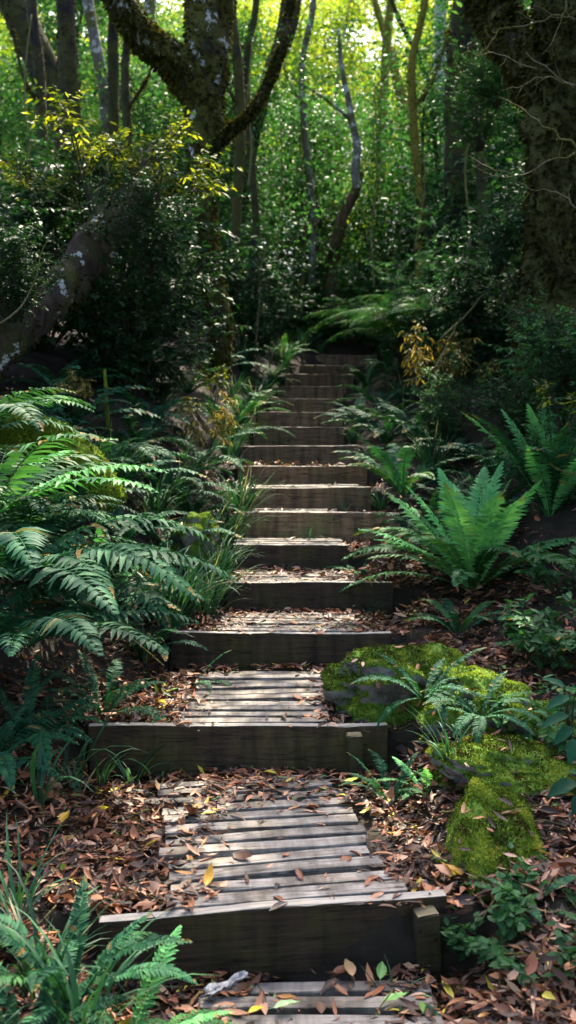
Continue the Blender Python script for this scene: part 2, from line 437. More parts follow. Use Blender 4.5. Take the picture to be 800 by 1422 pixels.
for i, (y, z, pl, pr, sl, yaw) in enumerate(STEPS):
    xl, xr = SXL[i], SXR[i]
    cx = (xl + xr) / 2
    root = bpy.data.objects.new('timber_step', None); COL.objects.link(root)
    root.location = (cx, y, z); root.rotation_euler = (0, R({1: -1.1, 2: -.3, 4: .4, 9: -.5, 11: .4}.get(i, 0)), R(yaw))
    tag(root, STEP_LABEL[i], 'step', 'timber steps of the forest stairway')
    h = (z - (SZ[i - 1] if i else -.2)) + .05
    if i == 5: h += .02
    b = MB()
    box(b, (0, .026, -h / 2 + .001), (xr - xl, .05, h), a=rnd.random(), bev=.006, segs=22, warp=.004, chip=.006)
    if i == 5:      # box step: cheeks behind the front board
        for sx in (-1, 1):
            box(b, (sx * ((xr - xl) / 2 - .028), .30, -h / 2 - .012), (.045, .49, h - .03), a=rnd.random())
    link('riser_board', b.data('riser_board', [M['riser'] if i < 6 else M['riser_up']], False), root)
    if sl:
        b = MB()
        yn = SY[i + 1]
        sxl = (sl[0] - 400) / F * y - cx; sxr = (sl[1] - 400) / F * y - cx
        if i == 0: sxl, sxr = -.26 - cx, .47 - cx
        pitch = .105 if i != 5 else .10
        ny = int((yn - y - .10) / pitch)
        rows = []
        for k in range(ny):
            yy = .058 + .04 + k * pitch + rnd.uniform(-.006, .006)
            if i == 0: yy = yn - y - .10 - k * pitch
            jl, jr = rnd.uniform(-.03, .02), rnd.uniform(-.03, .025)
            if i == 1: jr -= .085 * k / ny; jl -= .095 * k / ny
            if i == 2: jl += .085 * k / ny
            w = pitch - rnd.uniform(.030, .042)
            if k == 0 and i == 1: w = .085; jr += .03
            if i == 0 and k == 0: sx0 = .18
            box(b, ((sxl + jl + sxr + jr) / 2, yy, -.016 + rnd.uniform(-.006, .004)), (sxr + jr - sxl - jl, w, .032),
                (rnd.uniform(-.035, .035), rnd.uniform(-.004, .004), rnd.uniform(-.009, .009)), a=rnd.random(), bev=.004, segs=10, warp=.003, chip=.004)
            rows.append((yy, w))
        link('slatted_tread', b.data('slatted_tread', [M['slat']], False), root)
        SLATS[i] = (cx + sxl, cx + sxr, y, yn)
    # stakes holding the boards
    st = {1: [(602, .085, -.025, .28)], 2: [(495, .08, -.03, .30)], 4: [], 7: [], 12: [(470, .07, -.02, .2)], 15: [(497, .08, -.01, .25)]}.get(i, [])
    for (px, w, top, hh) in st:
        b = MB()
        box(b, ((px - 400) / F * y - cx, -.034, top - hh / 2 + .0), (w * .92, .064, hh), (R(1.5), R(-2.5), R(5)), a=rnd.random(), bev=.007, chip=.012)
        link('stake', b.data('stake', [M['stake']], False), root)

# ------------------------------------------------------------------ leaf arrays
def leaves_lo(b, p, d, n, ln, wd, a, fold=.15, mat=0):
    """many simple leaves: p base points, d directions, n normals, arrays"""
    p = np.asarray(p, float); d = nrm(d); s = nrm(np.cross(n, d)); n = np.cross(d, s)
    ln = np.asarray(ln).reshape(-1, 1); wd = np.asarray(wd).reshape(-1, 1)
    m = p + d * ln * .45
    v0 = p; v1 = m + s * wd * .5 + n * wd * fold; v2 = p + d * ln - n * ln * .06; v3 = m - s * wd * .5 + n * wd * fold
    V = np.stack([v0, v1, v2, v3], 1).reshape(-1, 3)
    k = np.arange(len(p))[:, None] * 4
    T = np.concatenate([k + np.array([[0, 1, 2]]), k + np.array([[0, 2, 3]])])
    b.add(V, [T], np.repeat(np.broadcast_to(a, (len(p),)), 4), mat)


def leaves_hi(b, p, d, n, ln, wd, a, fold=.15, curl=.1, mat=0, lw=(.8, 1.0)):
    p = np.asarray(p, float); d = nrm(d); s = nrm(np.cross(n, d)); n = np.cross(d, s)
    N_ = len(p)
    col = lambda v: np.broadcast_to(np.asarray(v, float).reshape(-1, 1) if np.ndim(v) else np.full((1, 1), v), (N_, 1))
    ln, wd, fold, curl = col(ln), col(wd), col(fold), col(curl)
    def at(t, w, m=False):
        base = p + d * ln * t + n * (curl * ln * (t * t - t * .6))
        return base if m else base + s * wd * w + n * wd * abs(w) * 2 * fold
    w1, w2 = .5 * lw[0], .5 * lw[1]
    V = np.stack([at(0, 0, True), at(.25, w1), at(.6, w2 * .95), at(1, 0, True), at(.6, -w2 * .95), at(.25, -w1), at(.25, 0, True), at(.6, 0, True)], 1).reshape(-1, 3)
    k = np.arange(N_)[:, None] * 8
    T = np.concatenate([k + np.array([[0, 1, 6]]), k + np.array([[2, 3, 7]]), k + np.array([[3, 4, 7]]), k + np.array([[5, 0, 6]])])
    Q = np.concatenate([k + np.array([[1, 2, 7, 6]]), k + np.array([[4, 5, 6, 7]])])
    b.add(V, [T, Q], np.repeat(np.broadcast_to(a, (N_,)), 8), mat)


def tube(b, pts, rads, sides=8, seg=6, amp=0.0, freq=3.0, a=.5, mat=0, want=False, rough=0.0):
    pts = np.asarray(pts, float); rads = np.asarray(rads, float)
    n = len(pts)
    if n > 2 and seg > 1:
        t = np.linspace(0, n - 1, (n - 1) * seg + 1)
        i = np.clip(np.floor(t).astype(int), 0, n - 2); f = (t - i)[:, None]
        p0 = pts[np.clip(i - 1, 0, n - 1)]; p1 = pts[i]; p2 = pts[i + 1]; p3 = pts[np.clip(i + 2, 0, n - 1)]
        C = .5 * ((2 * p1) + (-p0 + p2) * f + (2 * p0 - 5 * p1 + 4 * p2 - p3) * f ** 2 + (-p0 + 3 * p1 - 3 * p2 + p3) * f ** 3)
        r = np.interp(t, np.arange(n), rads)
    else:
        C, r = pts, rads
    T = nrm(np.gradient(C, axis=0))
    ref = np.array([1.0, 0, 0]) if abs(T[0][0]) < .8 else np.array([0, 1.0, 0])
    U = np.zeros_like(C)
    u = ref - T[0] * np.dot(ref, T[0])
    for k in range(len(C)):
        u = u - T[k] * np.dot(u, T[k]); u = u / max(np.linalg.norm(u), 1e-9); U[k] = u
    W = np.cross(T, U)
    th = np.linspace(0, 2 * np.pi, sides, endpoint=False)
    rad = np.repeat(r[:, None], sides, 1)
    if amp:
        L = np.cumsum(np.concatenate([[0], np.linalg.norm(np.diff(C, axis=0), axis=1)]))
        q = nr.random(12) * 6.28
        nz = 0
        for j, (m, fr) in enumerate(((2, .7), (3, 1.3), (5, 2.4), (1, 1.9), (7, 3.7), (4, 5.3))):
            nz = nz + np.sin(m * th[None] + q[j] + fr * freq * L[:, None] + 1.5 * np.sin(L[:, None] * freq * .6 + q[j + 6])) / (1 + .35 * j)
        rad = rad * (1 + amp * nz)
    D = U[:, None] * np.cos(th)[None, :, None] + W[:, None] * np.sin(th)[None, :, None]
    V = C[:, None] + D * rad[..., None]
    if rough:
        from mathutils import noise as mn
        of = Vector(nr.random(3) * 40)
        q = V * np.array([7.0, 7.0, 2.2])
        dn = np.array([[mn.fractal(Vector(v) + of, .8, 2.0, 5) - .6 * abs(mn.noise(Vector(v) * 2.3 + of)) for v in row] for row in q])
        V = V + D * (dn * rough * np.minimum(1, rad / .12))[..., None]
    m = len(C)
    idx = np.arange(m * sides).reshape(m, sides); nx = np.roll(idx, -1, 1)
    q = np.stack([idx[:-1], nx[:-1], nx[1:], idx[1:]], -1).reshape(-1, 4)
    b.add(V.reshape(-1, 3), [q, idx[0][::-1][None], idx[-1][None]], a, mat)
    if want: return V, D, T


# ------------------------------------------------------------------ ferns
def frond(b, L, npair, hw, e0, e1, kind, seed, stipe=.12, sway=0.0, mat=0):
    g = np.random.default_rng(seed)
    ns = 24
    s = np.linspace(0, 1, ns + 1)
    el = np.radians(e0 + (e1 - e0) * s ** 1.25)
    az = sway * s ** 1.5
    T = np.stack([np.cos(el) * np.cos(az), np.cos(el) * np.sin(az), np.sin(el)], -1)
    C = np.concatenate([[[0, 0, 0]], np.cumsum(T[:-1] * L / ns, 0)])
    tube(b, C, np.linspace(.006, .0012, ns + 1) * max(L, .4), 4, 1, a=.9, mat=mat)
    u = np.linspace(stipe, .985, npair)
    base = np.stack([np.interp(u, s, C[:, i]) for i in range(3)], -1)
    Tt = nrm(np.stack([np.interp(u, s, T[:, i]) for i in range(3)], -1))
    B = nrm(np.cross(np.array([0, 0, 1.0]), Tt)); Nn = np.cross(Tt, B)
    v = (u - stipe) / (1 - stipe)
    if kind == 'crown':
        prof = np.clip(.28 + 1.5 * v, 0, 1) * np.clip((1.02 - v) * 2.4, 0, 1) ** .75
    elif kind == 'soft':
        prof = np.clip(.55 + 1.4 * v, 0, 1) * np.clip((1.03 - v) * 1.6, 0, 1) ** .85
    else:
        prof = np.clip((1.03 - v) * 1.25, 0, 1) ** .9
    gap = (1 - stipe) * L / npair
    for sd in (-1, 1):
        ang = np.radians(82 - 30 * v) + g.normal(0, .05, npair)
        d = Tt * np.cos(ang)[:, None] + sd * B * np.sin(ang)[:, None] + Nn * (.12 - .25 * g.random(npair))[:, None]
        d = nrm(d)
        ln = hw * prof * g.uniform(.93, 1.05, npair)
        if kind in ('crown', 'soft'):
            aa = np.clip(g.normal(.5, .2) + g.normal(0, .16, npair), 0, .92)
            aa = np.where(g.random(npair) < .014, g.uniform(.95, 1, npair), aa); ln = np.where(g.random(npair) < .03, ln * g.uniform(.1, .6, npair), ln)
            if g.random() < .15: aa[-3:] = .97
            leaves_hi(b, base, d, Nn + .2 * g.normal(0, 1, (npair, 3)), ln, np.full(npair, gap * (1.12 if kind == 'crown' else .80)), aa, .12, -.35 if kind == 'crown' else -.5, mat, (1.15, .95))
        else:
            # divided pinna: a midrib with small lobes either side
            nl = 9 if kind == 'soft' else 8
            t = np.linspace(.06, .97, nl)
            for j in range(npair):
                if ln[j] < .012: continue
                dj = d[j]; nj = Nn[j]
                sj = nrm(np.cross(nj, dj))
                mid = base[j] + dj * ln[j] * t[:, None] - nj * (ln[j] * .32 * t ** 2)[:, None]
                lw = gap * (.50 if kind == 'soft' else .6) * (1.02 - t) ** .45
                fw = ln[j] / nl * (1.9 if kind == 'soft' else 1.35)
                aa = np.clip(g.normal(.45, .2) + g.normal(0, .12, nl), 0, 1)
                for s2 in (-1, 1):
                    dd = dj * .55 + sj * s2 - nj * .12
                    leaves_lo(b, mid, dd, np.tile(nj, (nl, 1)), lw, np.full(nl, fw), aa, .1, mat)


FR = {}
def frond_set(key, mat, specs):
    FR[key] = []
    for k, sp in enumerate(specs):
        b = MB(); frond(b, *sp[:6], seed=100 + k + len(FR) * 17, **sp[6])
        FR[key].append(b.data('frond_' + key, [M[mat]]))


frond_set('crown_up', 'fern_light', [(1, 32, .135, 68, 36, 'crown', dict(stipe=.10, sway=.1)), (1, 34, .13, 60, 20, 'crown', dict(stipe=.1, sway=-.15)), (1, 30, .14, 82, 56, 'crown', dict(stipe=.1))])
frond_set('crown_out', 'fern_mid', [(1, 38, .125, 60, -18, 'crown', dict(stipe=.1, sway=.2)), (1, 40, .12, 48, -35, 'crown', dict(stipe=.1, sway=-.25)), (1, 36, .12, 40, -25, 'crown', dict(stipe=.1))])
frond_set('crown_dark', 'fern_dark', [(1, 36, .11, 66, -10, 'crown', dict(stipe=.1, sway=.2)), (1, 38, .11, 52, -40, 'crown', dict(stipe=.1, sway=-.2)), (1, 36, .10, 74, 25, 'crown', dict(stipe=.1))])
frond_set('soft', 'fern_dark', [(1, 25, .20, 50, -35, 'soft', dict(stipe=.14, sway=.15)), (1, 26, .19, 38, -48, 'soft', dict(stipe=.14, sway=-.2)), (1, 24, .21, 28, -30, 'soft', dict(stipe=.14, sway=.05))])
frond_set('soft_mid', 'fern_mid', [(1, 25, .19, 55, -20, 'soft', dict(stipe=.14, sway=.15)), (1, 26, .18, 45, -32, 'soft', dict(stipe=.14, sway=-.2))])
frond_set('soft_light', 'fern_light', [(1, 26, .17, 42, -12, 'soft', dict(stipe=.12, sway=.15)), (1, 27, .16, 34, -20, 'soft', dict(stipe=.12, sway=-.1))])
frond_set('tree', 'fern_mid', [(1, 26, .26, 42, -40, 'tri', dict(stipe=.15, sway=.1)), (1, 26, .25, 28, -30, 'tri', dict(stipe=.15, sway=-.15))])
frond_set('dead', 'fern_dead', [(1, 26, .12, 30, -80, 'soft', dict(stipe=.1, sway=.3)), (1, 24, .1, 60, -70, 'soft', dict(stipe=.1, sway=-.3))])


def fern(loc, label, keys, n, size, group='ferns growing along the stairway', az=(0, 360), tilt=(-6, 8), name='fern', cat='fern', seed=0, lift=0.0):
    """keys: list of (frond set, share); every frond is a part"""
    g = random.Random(seed * 31 + 5)
    x, y = loc[0], loc[1]
    z = loc[2] if len(loc) > 2 else gz(x, y) - .02
    root = bpy.data.objects.new(name, None); COL.objects.link(root)
    root.location = (x, y, z)
    tag(root, label, cat, group)
    sets = []
    for k, c in keys: sets += [k] * c
    for i in range(n):
        k = sets[i % len(sets)]
        me = FR[k][g.randrange(len(FR[k]))]
        a = az[0] + (az[1] - az[0]) * ((i + g.uniform(-.35, .35)) / n)
        s = size * g.uniform(.78, 1.12)
        o = link('frond', me, root, (.02 * math.cos(R(a)), .02 * math.sin(R(a)), lift), (g.uniform(-.18, .18), R(g.uniform(*tilt)), R(a)), s)
    return root


# rosettes as one mesh for plants too far away to show their fronds
def rosette(key, mat, n, specs, seed):
    g = random.Random(seed); b = MB()
    for i in range(n):
        sp = specs[i % len(specs)]
        c = MB(); frond(c, *sp[:6], seed=seed * 50 + i, **sp[6])
        rot = np.array(Euler((g.uniform(-.2, .2), R(g.uniform(-8, 10)), R(360 * (i + g.uniform(-.3, .3)) / n))).to_matrix()) * g.uniform(.75, 1.1)
        off = 0
        V = np.concatenate(c.V) @ rot.T
        b.add(V, [], np.concatenate(c.A))
        base = b.n - len(V)
        for f, m_ in c.F: b.F.append((f + base, m_))
    return b.data('fern_' + key, [M[mat]])


ROS = {
    'dark': [rosette('dark', 'fern_dark', 11, [(1, 22, .13, 66, -15, 'crown', dict(stipe=.1)), (1, 22, .13, 45, -35, 'crown', dict(stipe=.1))], s) for s in (1, 2)],
    'mid': [rosette('mid', 'fern_mid', 11, [(1, 22, .13, 70, -5, 'crown', dict(stipe=.1)), (1, 22, .13, 50, -30, 'crown', dict(stipe=.1))], s) for s in (3, 4)],
}


# ------------------------------------------------------------------ sedge tufts
def tuft_mesh(seed, n, h, w, spread, mat='sedge'):
    g = np.random.default_rng(seed); b = MB(); ns = 7
    for i in range(n):
        az = g.uniform(0, 6.283); L = h * g.uniform(.5, 1.15); e0 = R(g.uniform(58, 88)); e1 = R(g.uniform(-55, 40))
        s = np.linspace(0, 1, ns); el = e0 + (e1 - e0) * s ** 1.4
        h_ = np.cumsum(np.concatenate([[0], np.cos(el[:-1])])) * L / (ns - 1); v_ = np.cumsum(np.concatenate([[0], np.sin(el[:-1])])) * L / (ns - 1)
        r0 = spread * g.random()
        az2 = az + g.normal(0, .25) * s
        C = np.stack([np.cos(az2) * h_ + r0 * math.cos(az), np.sin(az2) * h_ + r0 * math.sin(az), v_], -1)
        sd = np.stack([-np.sin(az2), np.cos(az2), np.zeros(ns)], -1)
        ww = w * g.uniform(.7, 1.2) * (np.clip(.5 + s * 2, 0, 1) * np.clip((1.0 - s) * 2.2, .02, 1))
        tw = np.array([0, 0, 1.0]) * .25
        V = np.stack([C - sd * ww[:, None] * .5 + tw * ww[:, None] * .6, C, C + sd * ww[:, None] * .5 + tw * ww[:, None] * .6], 1).reshape(-1, 3)
        k = np.arange(ns - 1)[:, None] * 3
        Q = np.concatenate([k + np.array([[0, 1, 4, 3]]), k + np.array([[1, 2, 5, 4]])])
        a = g.uniform(0, .85) if g.random() > .07 else 1.0
        b.add(V, [Q], a)
    return b.data('sedge_tuft', [M[mat]])


TUFT = [tuft_mesh(1, 70, .5, .011, .07), tuft_mesh(2, 55, .42, .010, .06), tuft_mesh(3, 85, .55, .012, .09), tuft_mesh(4, 26, .40, .011, .03)]
SPRIG = [tuft_mesh(8, 9, .22, .008, .015), tuft_mesh(9, 7, .26, .009, .012)]
LONGT = [tuft_mesh(14, 30, .62, .017, .05), tuft_mesh(15, 24, .55, .016, .05)]


def tuft(x, y, label, me, s=1.0, group='sedge tufts beside the stairway', z=None, name='sedge_tuft'):
    o = link(name, me, None, (x, y, (gz(x, y) - .01) if z is None else z), (0, 0, rnd.uniform(0, 6.28)), s * rnd.uniform(.9, 1.1))
    return tag(o, label, 'grass tuft', group)


# ------------------------------------------------------------------ shrubs and leafy twigs
def shrub_parts(seed, h, r, nb, ntw, nleaf, ll, lw, stem_r=.012, base_spread=.05, hi=False, start=.25, lean=(0, 0), flat=.5, droop=.0):
    g = np.random.default_rng(seed)
    sb, lb = MB(), MB()
    Pn, Dn, Nn, Ln, An = [], [], [], [], []
    for i in range(nb):
        az = g.uniform(0, 6.283); rr = r * math.sqrt(g.uniform(.05, 1)); hh = h * g.uniform(.55, 1.0) * (1 - .35 * (rr / r) ** 2)
        tip = np.array([rr * math.cos(az) + lean[0], rr * math.sin(az) + lean[1], hh])
        b0 = np.array([base_spread * math.cos(az), base_spread * math.sin(az), 0.0])
        mid = b0 * .4 + tip * .5 + np.array([0, 0, hh * .18]) + g.normal(0, .06 * r, 3)
        t = np.linspace(0, 1, 8)[:, None]
        C = (1 - t) ** 2 * b0 + 2 * t * (1 - t) * mid + t ** 2 * tip
        tube(sb, C, np.linspace(stem_r, stem_r * .3, 8) * g.uniform(.6, 1.1), 5, 1)
        for k in range(ntw):
            f = g.uniform(start, 1.0); j = min(int(f * 7), 6); p = C[j] + (C[j + 1] - C[j]) * (f * 7 - j)
            d = nrm(np.array([math.cos(az), math.sin(az), .2]) * .6 + g.normal(0, .75, 3) * np.array([1, 1, .6]) + np.array([0, 0, .12 - droop]))
            tl = r * g.uniform(.18, .42)
            e = p + d * tl
            tube(sb, np.stack([p, (p + e) / 2 + g.normal(0, .03 * tl, 3), e]), [stem_r * .32, stem_r * .2, stem_r * .1], 3, 1)
            u = np.linspace(.15, 1.0, nleaf)[:, None]
            pts = p + (e - p) * u
            side = nrm(np.cross(d, [0, 0, 1.0]))
            sg = np.where(np.arange(nleaf) % 2, 1, -1)[:, None]
            dd = d * .55 + side * sg * .8 + g.normal(0, .3, (nleaf, 3)) - np.array([0, 0, .22 + droop])
            nn = np.array([0, 0, 1.0]) * (1 - flat + .6) + g.normal(0, .45, (nleaf, 3))
            Pn.append(pts); Dn.append(dd); Nn.append(nn)
            Ln.append(ll * g.uniform(.6, 1.15, nleaf)); An.append(np.clip(g.normal(.45, .17) + g.normal(0, .17, nleaf), 0, 1))
    p, d, n = np.concatenate(Pn), np.concatenate(Dn), np.concatenate(Nn); l = np.concatenate(Ln); a = np.concatenate(An)
    (leaves_hi if hi else leaves_lo)(lb, p, d, n, l, l * lw, a)
    return sb, lb


SH = {}
def shrub_kind(key, mat, n, hi=False, name='foliage', **kw):
    SH[key] = []
    for k in range(n):
        sb, lb = shrub_parts(len(SH) * 40 + k + 3, hi=hi, **kw)
        SH[key].append((sb.data('stem', [M['stem']]), lb.data('foliage', [M[mat]])))


shrub_kind('dark', 'shrub_dark', 3, h=1.9, r=.95, nb=24, ntw=16, nleaf=14, ll=.085, lw=.44, start=.12)
shrub_kind('dark_small', 'shrub_dark', 2, h=.75, r=.5, nb=12, ntw=9, nleaf=10, ll=.05, lw=.5)
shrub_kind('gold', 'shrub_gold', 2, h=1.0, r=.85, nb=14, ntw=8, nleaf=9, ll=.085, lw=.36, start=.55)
shrub_kind('mid', 'shrub_mid', 3, h=2.2, r=1.0, nb=24, ntw=16, nleaf=15, ll=.07, lw=.44, start=.12)
shrub_kind('fine', 'shrub_mid', 2, h=2.0, r=1.0, nb=26, ntw=20, nleaf=24, ll=.042, lw=.48, start=.12)
shrub_kind('seedling', 'fern_mid', 2, hi=True, h=.45, r=.30, nb=9, ntw=6, nleaf=7, ll=.075, lw=.42, stem_r=.004)
shrub_kind('herb', 'shrub_mid', 2, hi=True, h=.15, r=.2, nb=8, ntw=5, nleaf=6, ll=.045, lw=.6, stem_r=.003)
shrub_kind('yellow_sapling', 'shrub_gold', 1, hi=True, h=.7, r=.3, nb=6, ntw=6, nleaf=6, ll=.085, lw=.4, stem_r=.006, start=.5)
shrub_kind('wood', 'wood_leaf', 2, h=2.6, r=1.5, nb=20, ntw=15, nleaf=14, ll=.10, lw=.5)


def shrub(key, x, y, label, s=1.0, group=None, cat='shrub', name='shrub', z=None, tilt=(0, 0), rz=None):
    root = bpy.data.objects.new(name, None); COL.objects.link(root)
    root.location = (x, y, (gz(x, y) - .03) if z is None else z)
    root.rotation_euler = (R(tilt[0]), R(tilt[1]), rnd.uniform(0, 6.28) if rz is None else rz)
    root.scale = (s, s, s) if isinstance(s, (int, float)) else s
    tag(root, label, cat, group)
    st, fo = SH[key][rnd.randrange(len(SH[key]))]
    link('stem', st, root); link('foliage', fo, root)
    return root


# ------------------------------------------------------------------ trees of the photo
SUN_EL, SUN_AZ = R(54), R(12)
SD = np.array([math.cos(SUN_EL) * math.sin(SUN_AZ), math.cos(SUN_EL) * math.cos(SUN_AZ), math.sin(SUN_EL)])
SUN_GAPS = [(P(288, 590, 8.4), .30), (P(612, 500, 9.5), .38), (P(300, 488, 9.0), .25), (P(150, 175, 8.6), .8), (P(225, 190, 8.6), .6), (P(150, 528, 8.0), .16), (P(785, 530, 6.2), .22),
        (P(650, 130, 7.0), .4), (P(760, 140, 7.3), .35), (P(278, 315, 12.0), .25), (P(250, 70, 13.5), .8)]  # targets for sun; crowns are shaped with openings along each ray


def fringe(V, D, T, n, mat, ln=(.02, .06), up=.0, seed=1, cover=.8, down=.6):
    """small shaggy moss on a trunk: V ring vertices, D outward, T along"""
    g = np.random.default_rng(seed); m, s = V.shape[:2]
    i = g.integers(0, m - 1, n); j = g.integers(0, s, n); f = g.random((n, 1)); f2 = g.random((n, 1))
    p = (V[i, j] * (1 - f) + V[i + 1, j] * f) * (1 - f2) + (V[i, (j + 1) % s] * (1 - f) + V[i + 1, (j + 1) % s] * f) * f2
    keep = (np.sin(p[:, 0] * 9 + 2 * np.sin(p[:, 2] * 5)) + np.sin(p[:, 2] * 7 + p[:, 1] * 6) + 2 * g.random(n)) > (2.2 - 3 * cover)
    d = D[i, j] * g.uniform(.4, 1, (n, 1)) + g.normal(0, .35, (n, 3)) - np.array([0, 0, down])
    p, d = p[keep], d[keep]
    b = MB(); k = len(p)
    L = g.uniform(*ln, k)
    leaves_lo(b, p - D[i, j][keep] * .006, d, g.normal(0, 1, (k, 3)), L, L * .5, np.clip(g.normal(.5, .25, k), 0, 1))
    return b.data('moss', [M[mat]])


def crown_mesh(c, rad, n, seed, leaf=.17, mat='crown_leaf'):
    g = np.random.default_rng(seed)
    nc = max(8, n // 90)
    cc = nrm(g.normal(0, 1, (nc, 3))) * (g.random((nc, 1)) ** .45) * np.array(rad) + np.array(c)
    p = cc[g.integers(0, nc, n)] + g.normal(0, 1, (n, 3)) * np.array([.42, .42, .22]) * (np.mean(rad) / 3.0 + .3)
    keep = np.ones(n, bool)
    for q, r_ in SUN_GAPS:
        q = np.array(q); w = p - q; t = w @ SD
        dist = np.linalg.norm(w - t[:, None] * SD, axis=1)
        keep &= ~((dist < r_) & (t > 0))
    fz = p[:, 2] - (CAM_Z + .40 * p[:, 1])      # leave the branch-free view under the canopy open
    p = p[keep]; k = len(p)
    b = MB()
    if max(rad) < 1: leaf = .085
    L = leaf * g.uniform(.6, 1.2, k)
    leaves_lo(b, p, nrm(g.normal(0, 1, (k, 3)) * np.array([1, 1, .4])), np.array([0, 0, 1.0]) + g.normal(0, .5, (k, 3)), L, L * .5, g.random(k))
    return b.data('crown', [M[mat]])


def tree(label, mat, trunk, limbs=(), moss=None, crowns=(), sides=18, amp=.05, group=None, seed=1, nm=2500, seg=8, freq=3.0, name='tree', cover=.8, twigs=(), mln=(.02, .06), rough=.012):
    """trunk/limbs: lists of (point, radius); the object's origin is the trunk base"""
    o0 = Vector(trunk[0][0])
    root = bpy.data.objects.new(name, None); COL.objects.link(root); root.location = o0
    tag(root, label, 'tree', group)
    b = MB()
    V, D, T = tube(b, [Vector(p) - o0 for p, r in trunk], [r for p, r in trunk], sides, seg, amp, freq, want=True, rough=rough)
    link('trunk', b.data('trunk', [M[mat]]), root)
    if moss: tag(link('moss', fringe(V, D, T, nm, moss, seed=seed, cover=cover, ln=mln), root), kind='stuff')
    for li, lm in enumerate(limbs):
        b = MB()
        V, D, T = tube(b, [Vector(p) - o0 for p, r in lm], [r for p, r in lm], max(8, sides - 4), seg, amp, freq, want=True, rough=rough)
        lo = link('limb', b.data('limb', [M[mat]]), root)
        if moss: tag(link('moss', fringe(V, D, T, nm // 2, moss, seed=seed + 5 + li, cover=cover, ln=mln), lo), kind='stuff')
    for tw in twigs:
        b = MB()
        g = random.Random(len(tw) + int(tw[0][0].x * 100))
        pp, rr = [], []
        for (p, r), (p2, r2) in zip(tw[:-1], tw[1:]):
            for f in (0, .33, .67):
                q = Vector(p).lerp(Vector(p2), f)
                k = (Vector(p2) - Vector(p)).length * .09
                pp.append(q + Vector((g.uniform(-k, k), g.uniform(-k, k), g.uniform(-k, k)))); rr.append((r + (r2 - r) * f) * g.uniform(.65, .95))
        pp.append(Vector(tw[-1][0])); rr.append(tw[-1][1] * .5)
        rr = [v * .75 for v in rr]
        tube(b, [p - o0 for p in pp], rr, 6, 2, .12, 12)
        for k in range(2, len(pp) - 1, 2):
            e = pp[k] + Vector((g.uniform(-.14, .06), g.uniform(-.1, .1), g.uniform(-.12, .14)))
            m_ = (pp[k] + e) / 2 + Vector((g.uniform(-.02, .02), 0, g.uniform(-.02, .02)))
            tube(b, [pp[k] - o0, m_ - o0, e - o0], [rr[k] * .6, rr[k] * .4, rr[k] * .2], 4, 2)
        link('bare_twig', b.data('bare_twig', [M['twig']]), root)
    for ci, (c, rad, n) in enumerate(crowns):  # mostly above view; leaf counts set by the shade they throw
        link('crown', crown_mesh(Vector(c) - o0, rad, n, seed * 7 + ci), root) if not SUN_GAPS else link('crown', crown_world(c, rad, int(n * (1.0 if seed == 21 else .42)), seed * 7 + ci, o0), root)
    return root


def crown_world(c, rad, n, seed, o0):
    me = crown_mesh(c, rad, n, seed)
    co = np.empty(len(me.vertices) * 3, np.float32); me.vertices.foreach_get('co', co)
    co = co.reshape(-1, 3) - np.array(o0, np.float32)
    me.vertices.foreach_set('co', co.ravel()); me.update()
    return me


def pr(lst): return [(P(px, py, d), r) for px, py, d, r in lst]
def up(p, dx, dy, dz): return (p[0] + dx, p[1] + dy, p[2] + dz)


# big forked mossy tree left of the stairs
t1 = pr([(302, 520, 11.06, 0.134), (306, 450, 11.06, 0.111), (294, 380, 11.06, 0.103), (287, 310, 11.06, 0.103), (282, 240, 11.06, 0.134), (282, 170, 11.06, 0.198), (286, 100, 11.06, 0.229), (292, 30, 11.06, 0.237), (300, -60, 11.06, 0.221), (318, -260, 11.38, 0.190), (330, -460, 11.85, 0.142)])
l1 = pr([(284, 165, 11.06, 0.142), (262, 110, 10.90, 0.174), (232, 78, 10.74, 0.158), (196, 48, 10.59, 0.142), (168, 8, 10.43, 0.130), (140, -60, 10.27, 0.118), (100, -220, 10.11, 0.087)])
l2 = pr([(282, 240, 11.06, 0.063), (305, 195, 10.74, 0.055), (340, 165, 10.59, 0.043), (360, 140, 10.6, .036), (378, 100, 10.7, .032), (396, 50, 10.8, .028), (406, -20, 10.9, .022)])
tree('big mossy tree left of the stairs that forks into a thick left limb', 'bark_forked', t1, [l1, l2], 'moss_olive',
     [((-3.0, 15.0, 12.2), (3.4, 3.4, 2.2), 5200)], seed=3, nm=8000, amp=.08, cover=.8, mln=(.025, .075), sides=36, seg=14, rough=.035)
# leaning trunk
tree('thick dark trunk leaning far to the right behind the left bank ferns', 'bark_brown',
     pr([(-60, 520, 7.6, .23), (0, 470, 7.8, .19), (60, 425, 8.0, .17), (110, 375, 8.3, .17), (150, 320, 8.6, .165), (185, 270, 9.0, .15), (210, 228, 9.3, .12), (222, 205, 9.5, .06)]), (), 'moss_olive', (), seed=5, nm=2600, cover=.35, sides=32, seg=12, rough=.035, amp=.07)
